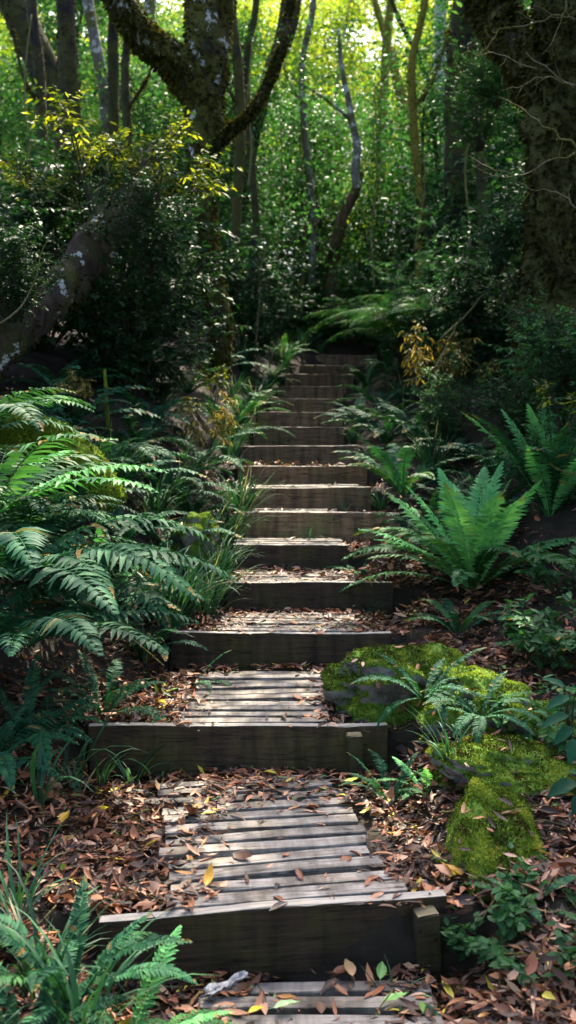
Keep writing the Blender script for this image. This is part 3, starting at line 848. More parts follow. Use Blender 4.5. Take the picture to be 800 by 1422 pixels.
# dark trunks, upper left
tree('dark mossy trunk slanting in from the upper left corner', 'bark_dark',
     pr([(112, 330, 15, .24), (92, 180, 15, .22), (68, 110, 15, .22), (38, 45, 15, .22), (5, -30, 15, .21), (-60, -240, 15, .16)]), (), 'moss_olive', [((-6.2, 16, 11.8), (3, 3, 2), 3600)], seed=7, nm=1800, group=None)
tree('straight dark trunk between the slanting trunk and the grey ones', 'bark_dark',
     pr([(100, 330, 14.2, .17), (97, 180, 14.2, .145), (94, 80, 14.2, .135), (91, -20, 14.2, .13), (86, -240, 14.4, .1)]), (), 'moss_olive', [((-4.4, 13, 10.6), (2.4, 2.4, 1.6), 2600)], seed=8, nm=1600)
tree('thin pale grey trunk tilting left of the dark slim one', 'bark_grey',
     pr([(156, 330, 17, .10), (147, 150, 17, .10), (136, 80, 17, .095), (122, 0, 17, .09), (96, -160, 17, .07)]), (), None, [((-4.4, 18.5, 12.4), (2.2, 2.2, 1.6), 2000)], seed=9)
tree('slim dark trunk beside the pale tilting trunk', 'bark_dark',
     pr([(162, 330, 15.5, .09), (158, 160, 15.5, .085), (157, 60, 15.5, .08), (160, -60, 15.5, .07), (160, -240, 15.6, .05)]), (), 'moss_olive', (), seed=10, nm=800, sides=10)
tree('short visible grey trunk behind the forked tree limb', 'bark_grey',
     pr([(200, 330, 19, .13), (203, 165, 19, .12), (206, 90, 19, .11), (208, 0, 19, .10), (212, -160, 19, .08)]), (), None, [((-2.4, 20.5, 13.6), (2.4, 2.2, 1.6), 2200)], seed=11)
# centre trees
tree('curving slender red brown trunk at the stair top', 'bark_red',
     pr([(466, 455, 17.5, .14), (462, 400, 17.5, .11), (464, 350, 17.5, .105), (475, 305, 17.5, .095), (494, 262, 17.5, .085), (500, 240, 17.5, .07)]),
     [], None, (), seed=12, sides=12)
tree('pale bent stem rising above the curving red brown tree', 'bark_grey',
     pr([(496, 262, 16.2, .062), (493, 240, 16.2, .065), (496, 205, 16.2, .062), (490, 172, 16.2, .055), (484, 140, 16.2, .045), (474, 90, 16.2, .035), (470, 40, 16.2, .022)]),
     [pr([(489, 168, 16.2, .03), (455, 140, 16, .022), (405, 108, 15.8, .012)])], None, [(P(462, 70, 16.2), (.9, .6, .6), 1500), (P(415, 110, 15.8), (.5, .4, .3), 700)], seed=13, sides=12)
tree('yellow mossy pole trunk in the bright gap', 'bark_gold',
     pr([(528, 330, 20, .10), (530, 200, 20, .095), (535, 90, 20, .085), (543, 0, 20, .085), (552, -120, 20, .07)]), (), 'moss_olive', (), seed=14, sides=10, nm=500, cover=.4)
tree('golden trunk tilted left, sunlit behind the dark right bush', 'bark_gold',
     pr([(566, 330, 21, .14), (562, 180, 21, .13), (556, 130, 21, .11), (540, 70, 21, .08), (520, 0, 21, .06)]), (), 'moss_olive', (), seed=15, sides=10, nm=500, cover=.4)
tree('white barked trunk in the bright upper middle', 'bark_pale',
     pr([(622, 330, 19.5, .13), (618, 160, 19.5, .13), (612, 90, 19.5, .125), (612, 0, 19.5, .115), (618, -140, 19.5, .09)]), (), None, [((4.2, 21, 14), (2.2, 2.2, 1.5), 1800)], seed=16, sides=12)
tree('dark trunk just right of the white barked trunk', 'bark_dark',
     pr([(640, 360, 15, .2), (636, 200, 15, .19), (638, 100, 15, .19), (646, 20, 15, .2), (664, -120, 15, .18), (690, -300, 15, .12)]), (), 'moss_olive', [((3.4, 16.2, 11.4), (2.8, 2.6, 1.8), 3600)], seed=17, nm=1200)
tree('thin leaning trunk crossing the bright gap', 'bark_dark',
     pr([(612, 260, 18, .07), (600, 140, 18, .06), (582, 80, 18, .05), (556, 30, 18, .04), (520, -60, 18, .03)]), (), None, (), seed=18, sides=8)
tree('crooked dark limbed tree at the top left of centre', 'bark_dark',
     pr([(330, 330, 17, .09), (352, 200, 17, .09), (372, 110, 17, .12), (392, 60, 17, .15), (404, 0, 17, .16), (410, -140, 17, .12)]), (), 'moss_olive', [((.4, 19, 13), (2.6, 2.4, 1.6), 3000)], seed=19, nm=700)
# massive right tree
t4 = pr([(766, 600, 8.2, 0.335), (769, 520, 8.2, 0.288), (772, 440, 8.2, 0.260), (776, 340, 8.2, 0.246), (782, 240, 8.2, 0.251), (788, 150, 8.2, 0.270), (792, 60, 8.2, 0.279), (794, -40, 8.2, 0.279), (804, -300, 8.4, 0.233), (814, -600, 8.8, 0.149)])
l4 = pr([(786, 170, 8.2, .16), (722, 80, 8.4, .17), (690, 20, 8.6, .15), (660, -40, 8.8, .14), (610, -200, 9.2, .1)])
tw = [pr([(800, 25, 7.0, .010), (776, 20, 7.0, .009), (745, 30, 7.0, .008), (695, 40, 7.0, .007), (684, 55, 7.0, .006), (676, 68, 7.0, .004)]),
      pr([(800, 118, 7.1, .010), (770, 105, 7.1, .008), (730, 72, 7.1, .006)]),
      pr([(745, 95, 7.0, .008), (715, 82, 7.0, .007), (680, 73, 7.0, .006), (640, 76, 7.0, .004)]),
      pr([(800, 120, 7.0, .008), (770, 108, 7.0, .008), (745, 107, 7.0, .007), (720, 122, 7.0, .006), (695, 126, 7.0, .004)]),
      pr([(800, 205, 7.2, .014), (770, 185, 7.2, .013), (745, 168, 7.2, .012), (720, 150, 7.2, .008), (695, 135, 7.2, .004)]),
      pr([(800, 212, 6.8, .009), (760, 228, 6.8, .008), (715, 246, 6.8, .006), (670, 248, 6.8, .004)]),
      pr([(715, 246, 6.8, .006), (680, 232, 6.8, .005), (640, 215, 6.8, .003)]),
      pr([(800, 288, 6.9, .007), (784, 272, 6.9, .007), (768, 266, 6.9, .006), (735, 262, 6.9, .005), (712, 250, 6.9, .003)]),
      pr([(786, 0, 7.0, .008), (784, 20, 7.0, .007), (770, 50, 7.0, .006), (752, 78, 7.0, .004)])]
tree('massive dark mossy trunk at the right with bare crooked twigs', 'bark_mossy', t4, [l4], 'moss_olive',
     [((3.0, 10.5, 8.8), (2.8, 2.8, 1.8), 4000), ((2.0, 11.2, 9.9), (1.3, 1.2, 1.0), 1600), ((1.2, 9.9, 9.6), (2.2, 2.4, 1.5), 1700)], seed=21, nm=15000, amp=.09, sides=52, seg=16, rough=.06, twigs=tw, cover=.8, mln=(.025, .075))  # middle crown added out of view to block sun on the boulder fern

# slim mossy trunks standing through the middle distance
for k, (x0, x1, x2, d, r, bk, lab) in enumerate([
        (52, 58, 44, 12.6, .075, 'bark_dark', 'slim dark trunk rising behind the left end of the golden shrub'),
        (182, 178, 186, 13.0, .06, 'bark_dark', 'slim dark trunk just left of the forked tree limb'),
        (326, 334, 322, 13.4, .07, 'bark_mossy', 'slim mossy trunk right of the forked tree'),
        (352, 346, 356, 15.5, .06, 'bark_dark', 'thin dark trunk under the curved right limb of the forked tree'),
        (432, 424, 436, 17.5, .06, 'bark_grey', 'thin grey trunk close behind the slender curving tree'),
        (582, 576, 590, 15.0, .065, 'bark_gold', 'thin golden trunk between the yellow pole and the white barked trunk'),
        (668, 664, 676, 12.5, .06, 'bark_dark', 'slim dark trunk in the shade left of the massive trunk')]):
    tree(lab, bk, pr([(x0, 400, d, r * 1.1), (x0 + 3, 300, d, r), (x1, 190, d, r * .95), (x1 - 4, 90, d, r * .9), (x2, 0, d, r * .8), (x2 + 5, -140, d, r * .6)]),
         [pr([(x1, 150, d, r * .4), (x1 + (28 if k % 2 else -26), 105, d - .2, r * .28), (x1 + (46 if k % 2 else -40), 40, d - .2, r * .18)])], 'moss_olive', (), seed=60 + k, sides=12, nm=700, cover=.6, group='slim trunks of the middle distance')

# ------------------------------------------------------------------ background wood: individual trees
def wood_tree(seed, h, tr, mat, leafmat, nb=26, r=1.7, ll=.13, start=.22):
    g = np.random.default_rng(seed)
    tb, lb = MB(), MB()
    pts = [np.array([0, 0, 0.0])]
    for k in range(5):
        pts.append(pts[-1] + np.array([g.normal(0, .22), g.normal(0, .22), h / 5]))
    tube(tb, pts, np.linspace(tr, tr * .3, 6), 9, 5, .05)
    pts = np.array(pts)
    Pn, Dn, Nn, An = [], [], [], []
    for i in range(nb):
        f = g.uniform(start, 1.0); q = f * 5; j = min(int(q), 4); p0 = pts[j] + (pts[j + 1] - pts[j]) * (q - j)
        az = g.uniform(0, 6.283); bl = r * g.uniform(.5, 1.1) * (1.15 - f * .6)
        e = p0 + np.array([math.cos(az) * bl, math.sin(az) * bl, bl * g.uniform(-.1, .55)])
        tube(tb, np.stack([p0, (p0 + e) / 2 + g.normal(0, .08, 3), e]), [tr * .22, tr * .14, tr * .05], 4, 2)
        for k in range(12):
            c = p0 + (e - p0) * g.uniform(.3, 1.1) + g.normal(0, .22, 3) * np.array([1, 1, .6])
            m = 22
            tilt = g.normal(0, .3, 2)
            off = g.normal(0, 1, (m, 3)) * np.array([.26, .26, .05])
            off[:, 2] += off[:, 0] * tilt[0] + off[:, 1] * tilt[1]
            Pn.append(c + off); Dn.append(off * 1.2 + g.normal(0, .2, (m, 3)) - np.array([0, 0, .08]))
            Nn.append(np.array([-tilt[0], -tilt[1], 1.0]) + g.normal(0, .38, (m, 3)))
            An.append(np.clip(g.normal(.5, .2) + g.normal(0, .15, m), 0, 1))
    p, d, n, a = map(np.concatenate, (Pn, Dn, Nn, An))
    L = ll * g.uniform(.6, 1.2, len(p))
    leaves_lo(lb, p, d, n, L, L * .5, a)
    return tb.data('trunk', [M[mat]]), lb.data('crown', [M[leafmat]])


WT = {
    'green': [wood_tree(31, 7.5, .09, 'bark_grey', 'wood_leaf', 30), wood_tree(32, 9, .10, 'bark_gold', 'wood_leaf', 34, 1.9)],
    'blue': [wood_tree(33, 6.0, .07, 'bark_dark', 'wood_leaf_blue', 30, 1.5), wood_tree(34, 7.5, .08, 'bark_grey', 'wood_leaf_blue', 34, 1.7)],
    'low': [wood_tree(35, 3.2, .04, 'bark_grey', 'wood_leaf_blue', 24, 1.1, .09, .08), wood_tree(36, 3.8, .045, 'bark_dark', 'shrub_mid', 26, 1.2, .09, .08)],
}
WL = {'green': 'slender tree with bright yellow green crown in the sunlit wood behind the stairs',
      'blue': 'slender tree with cool green crown in the thicket behind the stairs',
      'low': 'leafy sapling in the low thicket around the top of the stairs'}
WG = {'green': 'bright green trees of the far wood', 'blue': 'cool green trees of the thicket', 'low': 'saplings around the stair top'}


def wood(kind, x, y, s=1.0):
    root = bpy.data.objects.new('sapling' if kind == 'low' else 'slender_tree', None); COL.objects.link(root)
    root.location = (x, y, gz(x, y) - .05); root.rotation_euler = (0, 0, rnd.uniform(0, 6.28)); root.scale = (s, s, s)
    tag(root, WL[kind], 'sapling' if kind == 'low' else 'tree', WG[kind])
    t, c = WT[kind][rnd.randrange(2)]
    link('trunk', t, root); link('crown', c, root)


g = random.Random(4)
for row, (y, kinds, sp) in enumerate([(19.5, ['low', 'low', 'blue'], 1.4), (23, ['blue', 'low'], 1.7), (27, ['green', 'blue'], 2.0), (32, ['green'], 2.0), (38, ['green'], 2.2), (44, ['green'], 2.6), (52, ['green'], 3.0)]):
    w = y * .31 + 1.5
    n = int(2 * w / sp)
    for k in range(n + 1):
        x = -w + 2 * w * k / n + g.uniform(-.5, .5)
        yy = y + g.uniform(-1.3, 1.3)
        kind = kinds[k % len(kinds)]
        px = 400 + x / yy * F
        if row < 2 and 410 < px < 640 and kind == 'blue': kind = 'low'
        if row >= 2 and 390 < px < 650: kind = 'green'  # brighter leaf kind picked to paint a lit gap mid-frame
        
        if row < 4 and px < 340 and kind == 'green' and g.random() < .6: kind = 'blue'  # darker leaf kind picked to paint shade on the left
        wood(kind, x, yy, g.uniform(.8, 1.15) * (.92 if 430 < px < 640 and row < 2 else 1.65 if row > 4 else 1.1 if row > 2 else 1))

for (px, d, kind, sc) in [(330, 16.2, 'low', 1.1), (365, 18.5, 'low', 1.2), (420, 19.5, 'low', 1.1), (250, 17, 'low', 1.2), (140, 17.5, 'low', 1.2),
                       (590, 17.5, 'low', 1.2), (660, 17, 'low', 1.3), (700, 15.5, 'low', 1.3), (780, 13, 'low', 1.2), (560, 19, 'low', 1.0), (820, 15, 'low', 1.3)]:
    wood(kind, (px - 400) / F * d, d, sc)
# unseen trees of the same wood, added to block light from behind and beside
for (x, y, sc) in [(-2.5, -4.5, 1.2), (2.2, -5, 1.25), (0, -7.5, 1.3), (-5.5, 0, 1.1), (5.6, .5, 1.1), (3.4, -9, 1.3), (-3.6, -9.5, 1.3), (-1, -3.2, .9), (1.6, -2.8, .8)]:
    wood('blue', x, y, sc)

# ------------------------------------------------------------------ understory shrubs
def X(px, d): return (px - 400) / F * d

# dark leafy mass left, its sunlit top edge painted in the leaf colour
for k, (px, d, s, t, lab) in enumerate([
        (60, 9.4, 1.15, None, 'dark glossy shrub at the left edge behind the leaning trunk'),
        (150, 9.8, 1.25, None, 'tall dark shrub under the yellow leaf tops, in front of the forked tree'),
        (172, 10.9, 1.05, None, 'dark shrub with grey glints left of the forked tree trunk'),
        (235, 13.2, 1.0, None, 'dark shrub close against the forked tree trunk'),
        
        (185, 8.8, .85, None, 'dark shrub standing right of the leaning trunk foot'),
        (222, 9.2, .5, None, 'low dark shrub behind the yellow leaved sapling'),
        (10, 11.5, 1.3, None, 'tall dark shrub in the left background below the dark trunks'),
        (340, 13.5, .95, None, 'dark shrub right of the forked tree trunk'),
        (345, 16.5, .8, None, 'dark shrub left of the stair top'),
        (-30, 8.2, 1.0, None, 'dark shrub cut off by the left edge above the ferns'),
]):
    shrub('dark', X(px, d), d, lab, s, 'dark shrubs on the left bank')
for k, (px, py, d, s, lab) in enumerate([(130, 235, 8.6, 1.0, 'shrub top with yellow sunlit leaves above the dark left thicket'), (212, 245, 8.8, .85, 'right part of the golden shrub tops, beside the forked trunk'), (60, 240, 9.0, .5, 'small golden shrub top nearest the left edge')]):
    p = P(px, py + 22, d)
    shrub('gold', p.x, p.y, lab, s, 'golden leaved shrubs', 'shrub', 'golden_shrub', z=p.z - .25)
# right side
for k, (px, d, s, key, lab) in enumerate([
        (600, 13.0, .85, 'fine', 'fine leaved dark bush behind the tree ferns on the right bank'),
        (660, 12.0, 1.05, 'fine', 'fine leaved bush left of the massive right trunk'),
        (560, 15.0, .95, 'fine', 'fine leaved bush below the golden trunks'),
        (620, 16.5, 1.35, 'dark', 'tall dark bush under the white barked trunk'),
        (690, 14.0, 1.35, 'dark', 'tall dark bush behind the massive right trunk'),
        (560, 18.0, 1.2, 'mid', 'green bush right of the curving tree'),
        (690, 10.2, .85, 'dark', 'dark shrub at the foot of the massive right trunk'),
        (640, 10.6, .7, 'mid', 'low green shrub above the dry sunlit leaves'),
        (720, 9.6, .6, 'dark', 'dark shrub tucked against the massive trunk base'),
        (790, 9.4, 1.2, 'dark', 'dark shrub at the right edge behind the massive trunk'),
        (620, 9.2, .45, 'mid', 'low green shrub beneath the dry sunlit leaves'),
        (800, 7.2, .62, 'mid', 'leafy green shrub hanging in at the right edge before the massive trunk'),
        (770, 6.9, .40, 'mid', 'small green shrub in front of the massive trunk base'),
        (520, 17.0, .9, 'mid', 'green bush directly behind the stair top'),
        (420, 18.0, 1.0, 'mid', 'green bush left of the curving tree foot'),
        (370, 18.5, 1.1, 'mid', 'tall green bush in the middle of the thicket'),
        (330, 17.5, 1.1, 'mid', 'green bush between the forked tree and the thicket'),
        (440, 21.0, 1.0, 'wood', 'bright bush behind the curving tree'),
        (560, 23.0, 1.0, 'wood', 'bright bush below the sunlit gap'),
]):
    shrub(key, X(px, d), d, lab, s, 'bushes of the upper bank')
# leafy branches of the right tree (upper right foreground)
for k, (px, py, d, s, lab) in enumerate([(665, 210, 9.5, .55, 'hanging leafy spray left of the massive trunk, above the dark bush'), (690, 150, 9.2, .34, 'hanging leafy spray beside the bare twigs'), (705, 40, 9.6, .36, 'hanging leafy spray high against the massive trunk')]):
    p = P(px, py, d)
    shrub('mid', p.x, p.y, lab, s, 'hanging leafy sprays', 'spray', 'leafy_spray', z=p.z)
for k, (px, py, d, s, lab) in enumerate([(205, 330, 8.2, .5, 'dark leafy spray in front of the leaning trunk top'), (15, 390, 7.4, .42, 'dark leafy spray at the left edge over the leaning trunk'), (748, 440, 7.3, .26, 'leafy spray hanging before the middle of the massive trunk'), (790, 500, 7.2, .4, 'leafy spray before the massive trunk base at the right edge'), (712, 555, 7.6, .3, 'leafy spray before the left side of the massive trunk base'), (690, 330, 8.4, .4, 'leafy spray clinging to the left flank of the massive trunk')]):
    p = P(px, py, d)
    shrub('dark', p.x, p.y, lab, s, 'hanging leafy sprays', 'spray', 'leafy_spray', z=p.z - .3)
# sunlit sapling / dry clumps
p = P(300, 540, 9.0); shrub('yellow_sapling', p.x, p.y, 'small sapling with glowing yellow leaves left of the stairs', .62, None, 'sapling', 'sapling', z=p.z - .12)
p = P(785, 580, 6.2); shrub('yellow_sapling', p.x, p.y, 'yellow green sunlit sapling at the right edge', .6, None, 'sapling', 'sapling', z=p.z - .1)

# seedlings and herbs, right foreground
for (px, d, s, key, lab) in [
        (745, 5.35, .9, 'seedling', 'leafy green seedling on the right bank above the mossy boulder'),
        (795, 5.2, 1.0, 'seedling', 'leafy seedling at the right edge beside the boulder'),
        (790, 5.9, .9, 'seedling', 'leafy seedling at the right edge below the crown ferns'),
        (770, 4.5, .8, 'seedling', 'dark leafed plant right of the mossy boulder'),
        (700, 3.25, .9, 'herb', 'low dark herb at the bottom right corner'),
        (765, 3.3, 1.0, 'herb', 'low herb right of the mossy rock foot'),
        (790, 3.05, 1.1, 'herb', 'low herb at the lower right edge'),
        (560, 3.05, .55, 'herb', 'tiny herb beside the lowest slats'),
        (715, 3.6, .7, 'herb', 'herb growing over the side of the lower mossy rock'),
]:
    shrub(key, X(px, d), d, lab, s, 'small plants of the right foreground', 'plant', 'seedling' if key == 'seedling' else 'herb')

# ------------------------------------------------------------------ ferns: near ones
S, SM, SL = 'soft', 'soft_mid', 'soft_light'
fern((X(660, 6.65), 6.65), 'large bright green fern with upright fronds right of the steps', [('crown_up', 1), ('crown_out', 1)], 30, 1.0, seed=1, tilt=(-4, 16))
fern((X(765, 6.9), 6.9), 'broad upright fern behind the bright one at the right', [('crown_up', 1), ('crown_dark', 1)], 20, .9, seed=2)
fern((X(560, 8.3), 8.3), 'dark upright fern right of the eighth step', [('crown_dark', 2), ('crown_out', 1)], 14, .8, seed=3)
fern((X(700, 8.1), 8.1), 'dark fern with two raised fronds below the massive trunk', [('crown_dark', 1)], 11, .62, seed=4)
fern((X(600, 7.3), 7.3), 'low dark fern behind the bright fern', [('crown_dark', 1)], 12, .6, seed=5)
fern((X(592, 4.74), 4.74, .54), 'dark fern growing over the front of the mossy boulder', [('crown_dark', 1)], 15, .36, seed=6, tilt=(8, 42))
fern((X(672, 4.55), 4.55, .50), 'dark fern between the boulder and the mossy mound', [('crown_dark', 1)], 12, .34, seed=66, tilt=(8, 40))
fern((X(545, 4.35), 4.35), 'small dark fern at the boulder foot next to the slim stake', [('crown_dark', 1)], 10, .30, seed=7)
fern((X(600, 4.3), 4.3), 'small light fern with hand shaped fronds below the boulder', [('crown_up', 1), ('crown_out', 2)], 8, .26, seed=8)
fern((X(505, 7.15), 7.15), 'little fern at the right end of the narrow box step', [('crown_out', 1)], 9, .26, seed=9)
fern((X(640, 5.9), 5.9), 'low fern with a hanging frond under the bright fern', [('crown_dark', 1), ('crown_out', 1)], 9, .42, seed=10)
# left bank
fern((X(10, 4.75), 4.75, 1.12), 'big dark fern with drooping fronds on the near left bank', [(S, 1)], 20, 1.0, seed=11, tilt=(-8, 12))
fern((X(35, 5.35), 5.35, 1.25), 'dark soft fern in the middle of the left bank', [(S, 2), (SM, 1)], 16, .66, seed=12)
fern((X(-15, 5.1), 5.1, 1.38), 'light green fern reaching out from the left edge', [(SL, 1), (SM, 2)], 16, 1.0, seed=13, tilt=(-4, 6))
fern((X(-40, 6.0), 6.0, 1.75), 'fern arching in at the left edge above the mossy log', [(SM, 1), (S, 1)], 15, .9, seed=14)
fern((X(146, 6.0), 6.0), 'small upright fern with one bright curling frond', [('crown_up', 1), ('crown_out', 1)], 10, .52, seed=15)
fern((X(190, 6.2), 6.2), 'dark fern above the sedge on the left bank', [(S, 1), ('crown_dark', 1)], 13, .5, seed=16)
fern((X(105, 5.0), 5.0, .98), 'dark low fern hanging toward the leaf litter', [(S, 1)], 15, .75, seed=17)
fern((X(30, 4.45), 4.45, .86), 'shaded dark fern lowest on the left bank', [(S, 1)], 14, .75, seed=18)
fern((X(275, 8.6), 8.6), 'bluish dark fern beside the dry sunlit leaves', [('crown_dark', 1), (S, 1)], 13, .68, seed=19)
fern((X(225, 7.6), 7.6), 'dark fern in the shade left of the seventh step', [(S, 1), ('crown_dark', 1)], 13, .66, seed=20)
fern((X(160, 7.4), 7.4), 'dark fern beneath the low shrub of the left bank', [(S, 1)], 12, .7, seed=21)
fern((X(318, 9.6), 9.6), 'dark blue fern touching the left ends of the upper steps', [('crown_dark', 1)], 12, .66, seed=22)
fern((X(262, 5.55), 5.55), 'single low frond of a tiny fern by the third board', [('crown_dark', 1)], 3, .34, seed=23, az=(-60, 20))
for (px, d, sz, sd, lab) in [(30, 4.5, .5, 51, 'shaded dark fern above the left end of the litter'), (-25, 4.25, .5, 52, 'shaded dark fern at the left edge by the litter'), (135, 5.0, .42, 53, 'shaded dark fern just above the left end of the long second board')]:
    fern((X(px, d), d), lab, [('crown_dark', 2), ('soft', 1)], 12, sz, seed=sd)
# bottom left
fern((X(85, 2.86), 2.86, .12), 'near fern with upright dark fronds in the lower left corner', [('crown_dark', 2), ('crown_out', 1)], 13, .44, seed=24)
fern((X(10, 2.7), 2.7, .05), 'fern cut off by the left edge at the bottom', [('crown_dark', 1)], 9, .42, seed=25)
fern((X(150, 2.72), 2.72, .02), 'near fern with light green fronds reaching over the lowest board', [('crown_up', 1), ('crown_out', 2)], 8, .44, seed=26, az=(-70, 100), tilt=(5, 35))
fern((X(640, 2.95), 2.95), 'tiny dark fern in the litter at the lower right', [('crown_dark', 1)], 7, .15, seed=27)
fern((X(740, 3.35), 3.35), 'small fern at the right bottom beside the rock', [('crown_dark', 1), ('crown_out', 1)], 8, .24, seed=28)

# dead dry clumps, sun flecks painted into their brighter leaf tones
shrub_kind('dry', 'fern_dead', 2, h=.5, r=.32, nb=12, ntw=7, nleaf=6, ll=.07, lw=.25, stem_r=.004, droop=.5, start=.3)
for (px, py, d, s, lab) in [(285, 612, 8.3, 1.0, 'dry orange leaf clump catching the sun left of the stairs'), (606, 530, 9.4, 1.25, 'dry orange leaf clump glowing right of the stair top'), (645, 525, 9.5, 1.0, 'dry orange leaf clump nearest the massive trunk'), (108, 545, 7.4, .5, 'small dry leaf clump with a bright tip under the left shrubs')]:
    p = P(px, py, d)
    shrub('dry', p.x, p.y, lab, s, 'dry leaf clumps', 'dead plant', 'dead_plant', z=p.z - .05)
# tree ferns near the top
def tree_fern(px, d, h, size, n, label, sd):
    x = X(px, d); z0 = gz(x, d) - .05
    root = bpy.data.objects.new('tree_fern', None); COL.objects.link(root); root.location = (x, d, z0)
    tag(root, label, 'tree fern', 'tree ferns by the stair top')
    b = MB(); tube(b, [(0, 0, 0), (.02, 0, h * .5), (0, .02, h)], [.07, .055, .06], 10, 4, .12, 9)
    link('trunk', b.data('trunk', [M['bark_dark']]), root)
    q = random.Random(sd)
    for i in range(n):
        me = FR['tree'][q.randrange(2)]
        a = 360 * (i + q.uniform(-.3, .3)) / n
        link('frond', me, root, (0, 0, h - .03), (q.uniform(-.2, .2), R(q.uniform(-10, 12)), R(a)), size * q.uniform(.8, 1.1))


tree_fern(590, 12.0, .8, 1.35, 15, 'large tree fern right of the stair top with wide dark fronds', 1)
tree_fern(530, 16.0, .7, 1.3, 14, 'tree fern behind the topmost step', 2)
tree_fern(640, 11.2, .5, 1.15, 13, 'tree fern above the dry sunlit leaves', 3)
tree_fern(555, 13.4, .6, 1.25, 14, 'tree fern leaning toward the upper steps from the right', 5)
tree_fern(500, 19.0, .8, 1.2, 13, 'tree fern farthest back beyond the curving tree', 4)

# small far ferns along the upper flight (one mesh each)
k = 0
for (px, d, s, kind, lab) in [
        (500, 10.6, .62, 'dark', 'dark fern touching the right ends of the upper steps'), (525, 11.4, .6, 'dark', 'dark fern just right of the eleventh step'),
        (535, 9.6, .7, 'dark', 'dark fern right of the ninth step'), (545, 10.3, .5, 'mid', 'green fern in front of the upper right ferns'), (510, 13.0, .6, 'mid', 'green fern right of the thin upper steps'),
        (540, 14.2, .65, 'dark', 'dark fern under the tree ferns'), (350, 11.6, .6, 'dark', 'dark fern left of the eleventh step'), (335, 10.8, .6, 'mid', 'green fern left of the tenth step'),
        (372, 13.2, .6, 'dark', 'dark fern left of the thin upper steps'), (395, 15.2, .6, 'mid', 'green fern left of the second highest step'), (425, 17.0, .7, 'mid', 'green fern directly behind the top step'),
        (300, 12.0, .7, 'dark', 'dark fern at the foot of the forked tree'), (260, 10.2, .7, 'dark', 'dark fern under the shrub beside the forked tree'), (210, 8.4, .7, 'dark', 'dark fern below the glowing moss post'),
        (580, 9.6, .7, 'dark', 'dark fern under the left dry leaf clump'), (640, 8.7, .65, 'dark', 'dark fern below the right dry leaf clump'), (470, 18.2, .6, 'mid', 'green fern at the curving tree foot'),
        (55, 6.9, .7, 'dark', 'dark fern just behind the mossy log end'), (125, 6.9, .6, 'mid', 'green fern left of the glowing moss stump'), (165, 7.0, .65, 'dark', 'dark fern in front of the glowing moss stump'), (85, 8.2, .7, 'dark', 'dark fern under the foot of the leaning trunk'), (190, 8.0, .6, 'dark', 'dark fern right of the glowing moss stump'),
        (690, 7.5, .6, 'dark', 'dark fern between the bright fern and the massive trunk'), (770, 7.6, .6, 'dark', 'dark fern before the massive trunk base'), (620, 8.0, .55, 'dark', 'dark fern behind the low fern of the right bank'),
        (115, 5.7, .62, 'dark', 'dark fern below the curling bright frond'), (175, 6.6, .6, 'dark', 'dark fern just left of the yellow green mound'), (235, 6.9, .55, 'dark', 'dark fern behind the yellow green mound'), (205, 5.9, .5, 'dark', 'dark fern half under the sedge by the leaf litter'), (80, 6.2, .65, 'dark', 'dark fern between the log end and the light green fern'), (265, 7.7, .6, 'dark', 'dark fern among the sedge of the seventh step'),
        (100, 7.6, .75, 'dark', 'dark fern in the gloom under the leaning trunk'), (30, 7.2, .75, 'dark', 'dark fern behind the mossy log'), (360, 17.0, .8, 'dark', 'dark fern in the thicket left of the stair top')]:
    x = X(px, d)
    o = link('fern', ROS[kind][k % 2], None, (x, d, gz(x, d) - .02), (0, 0, rnd.uniform(0, 6.28)), s)
    tag(o, lab, 'fern', 'ferns growing along the stairway'); k += 1

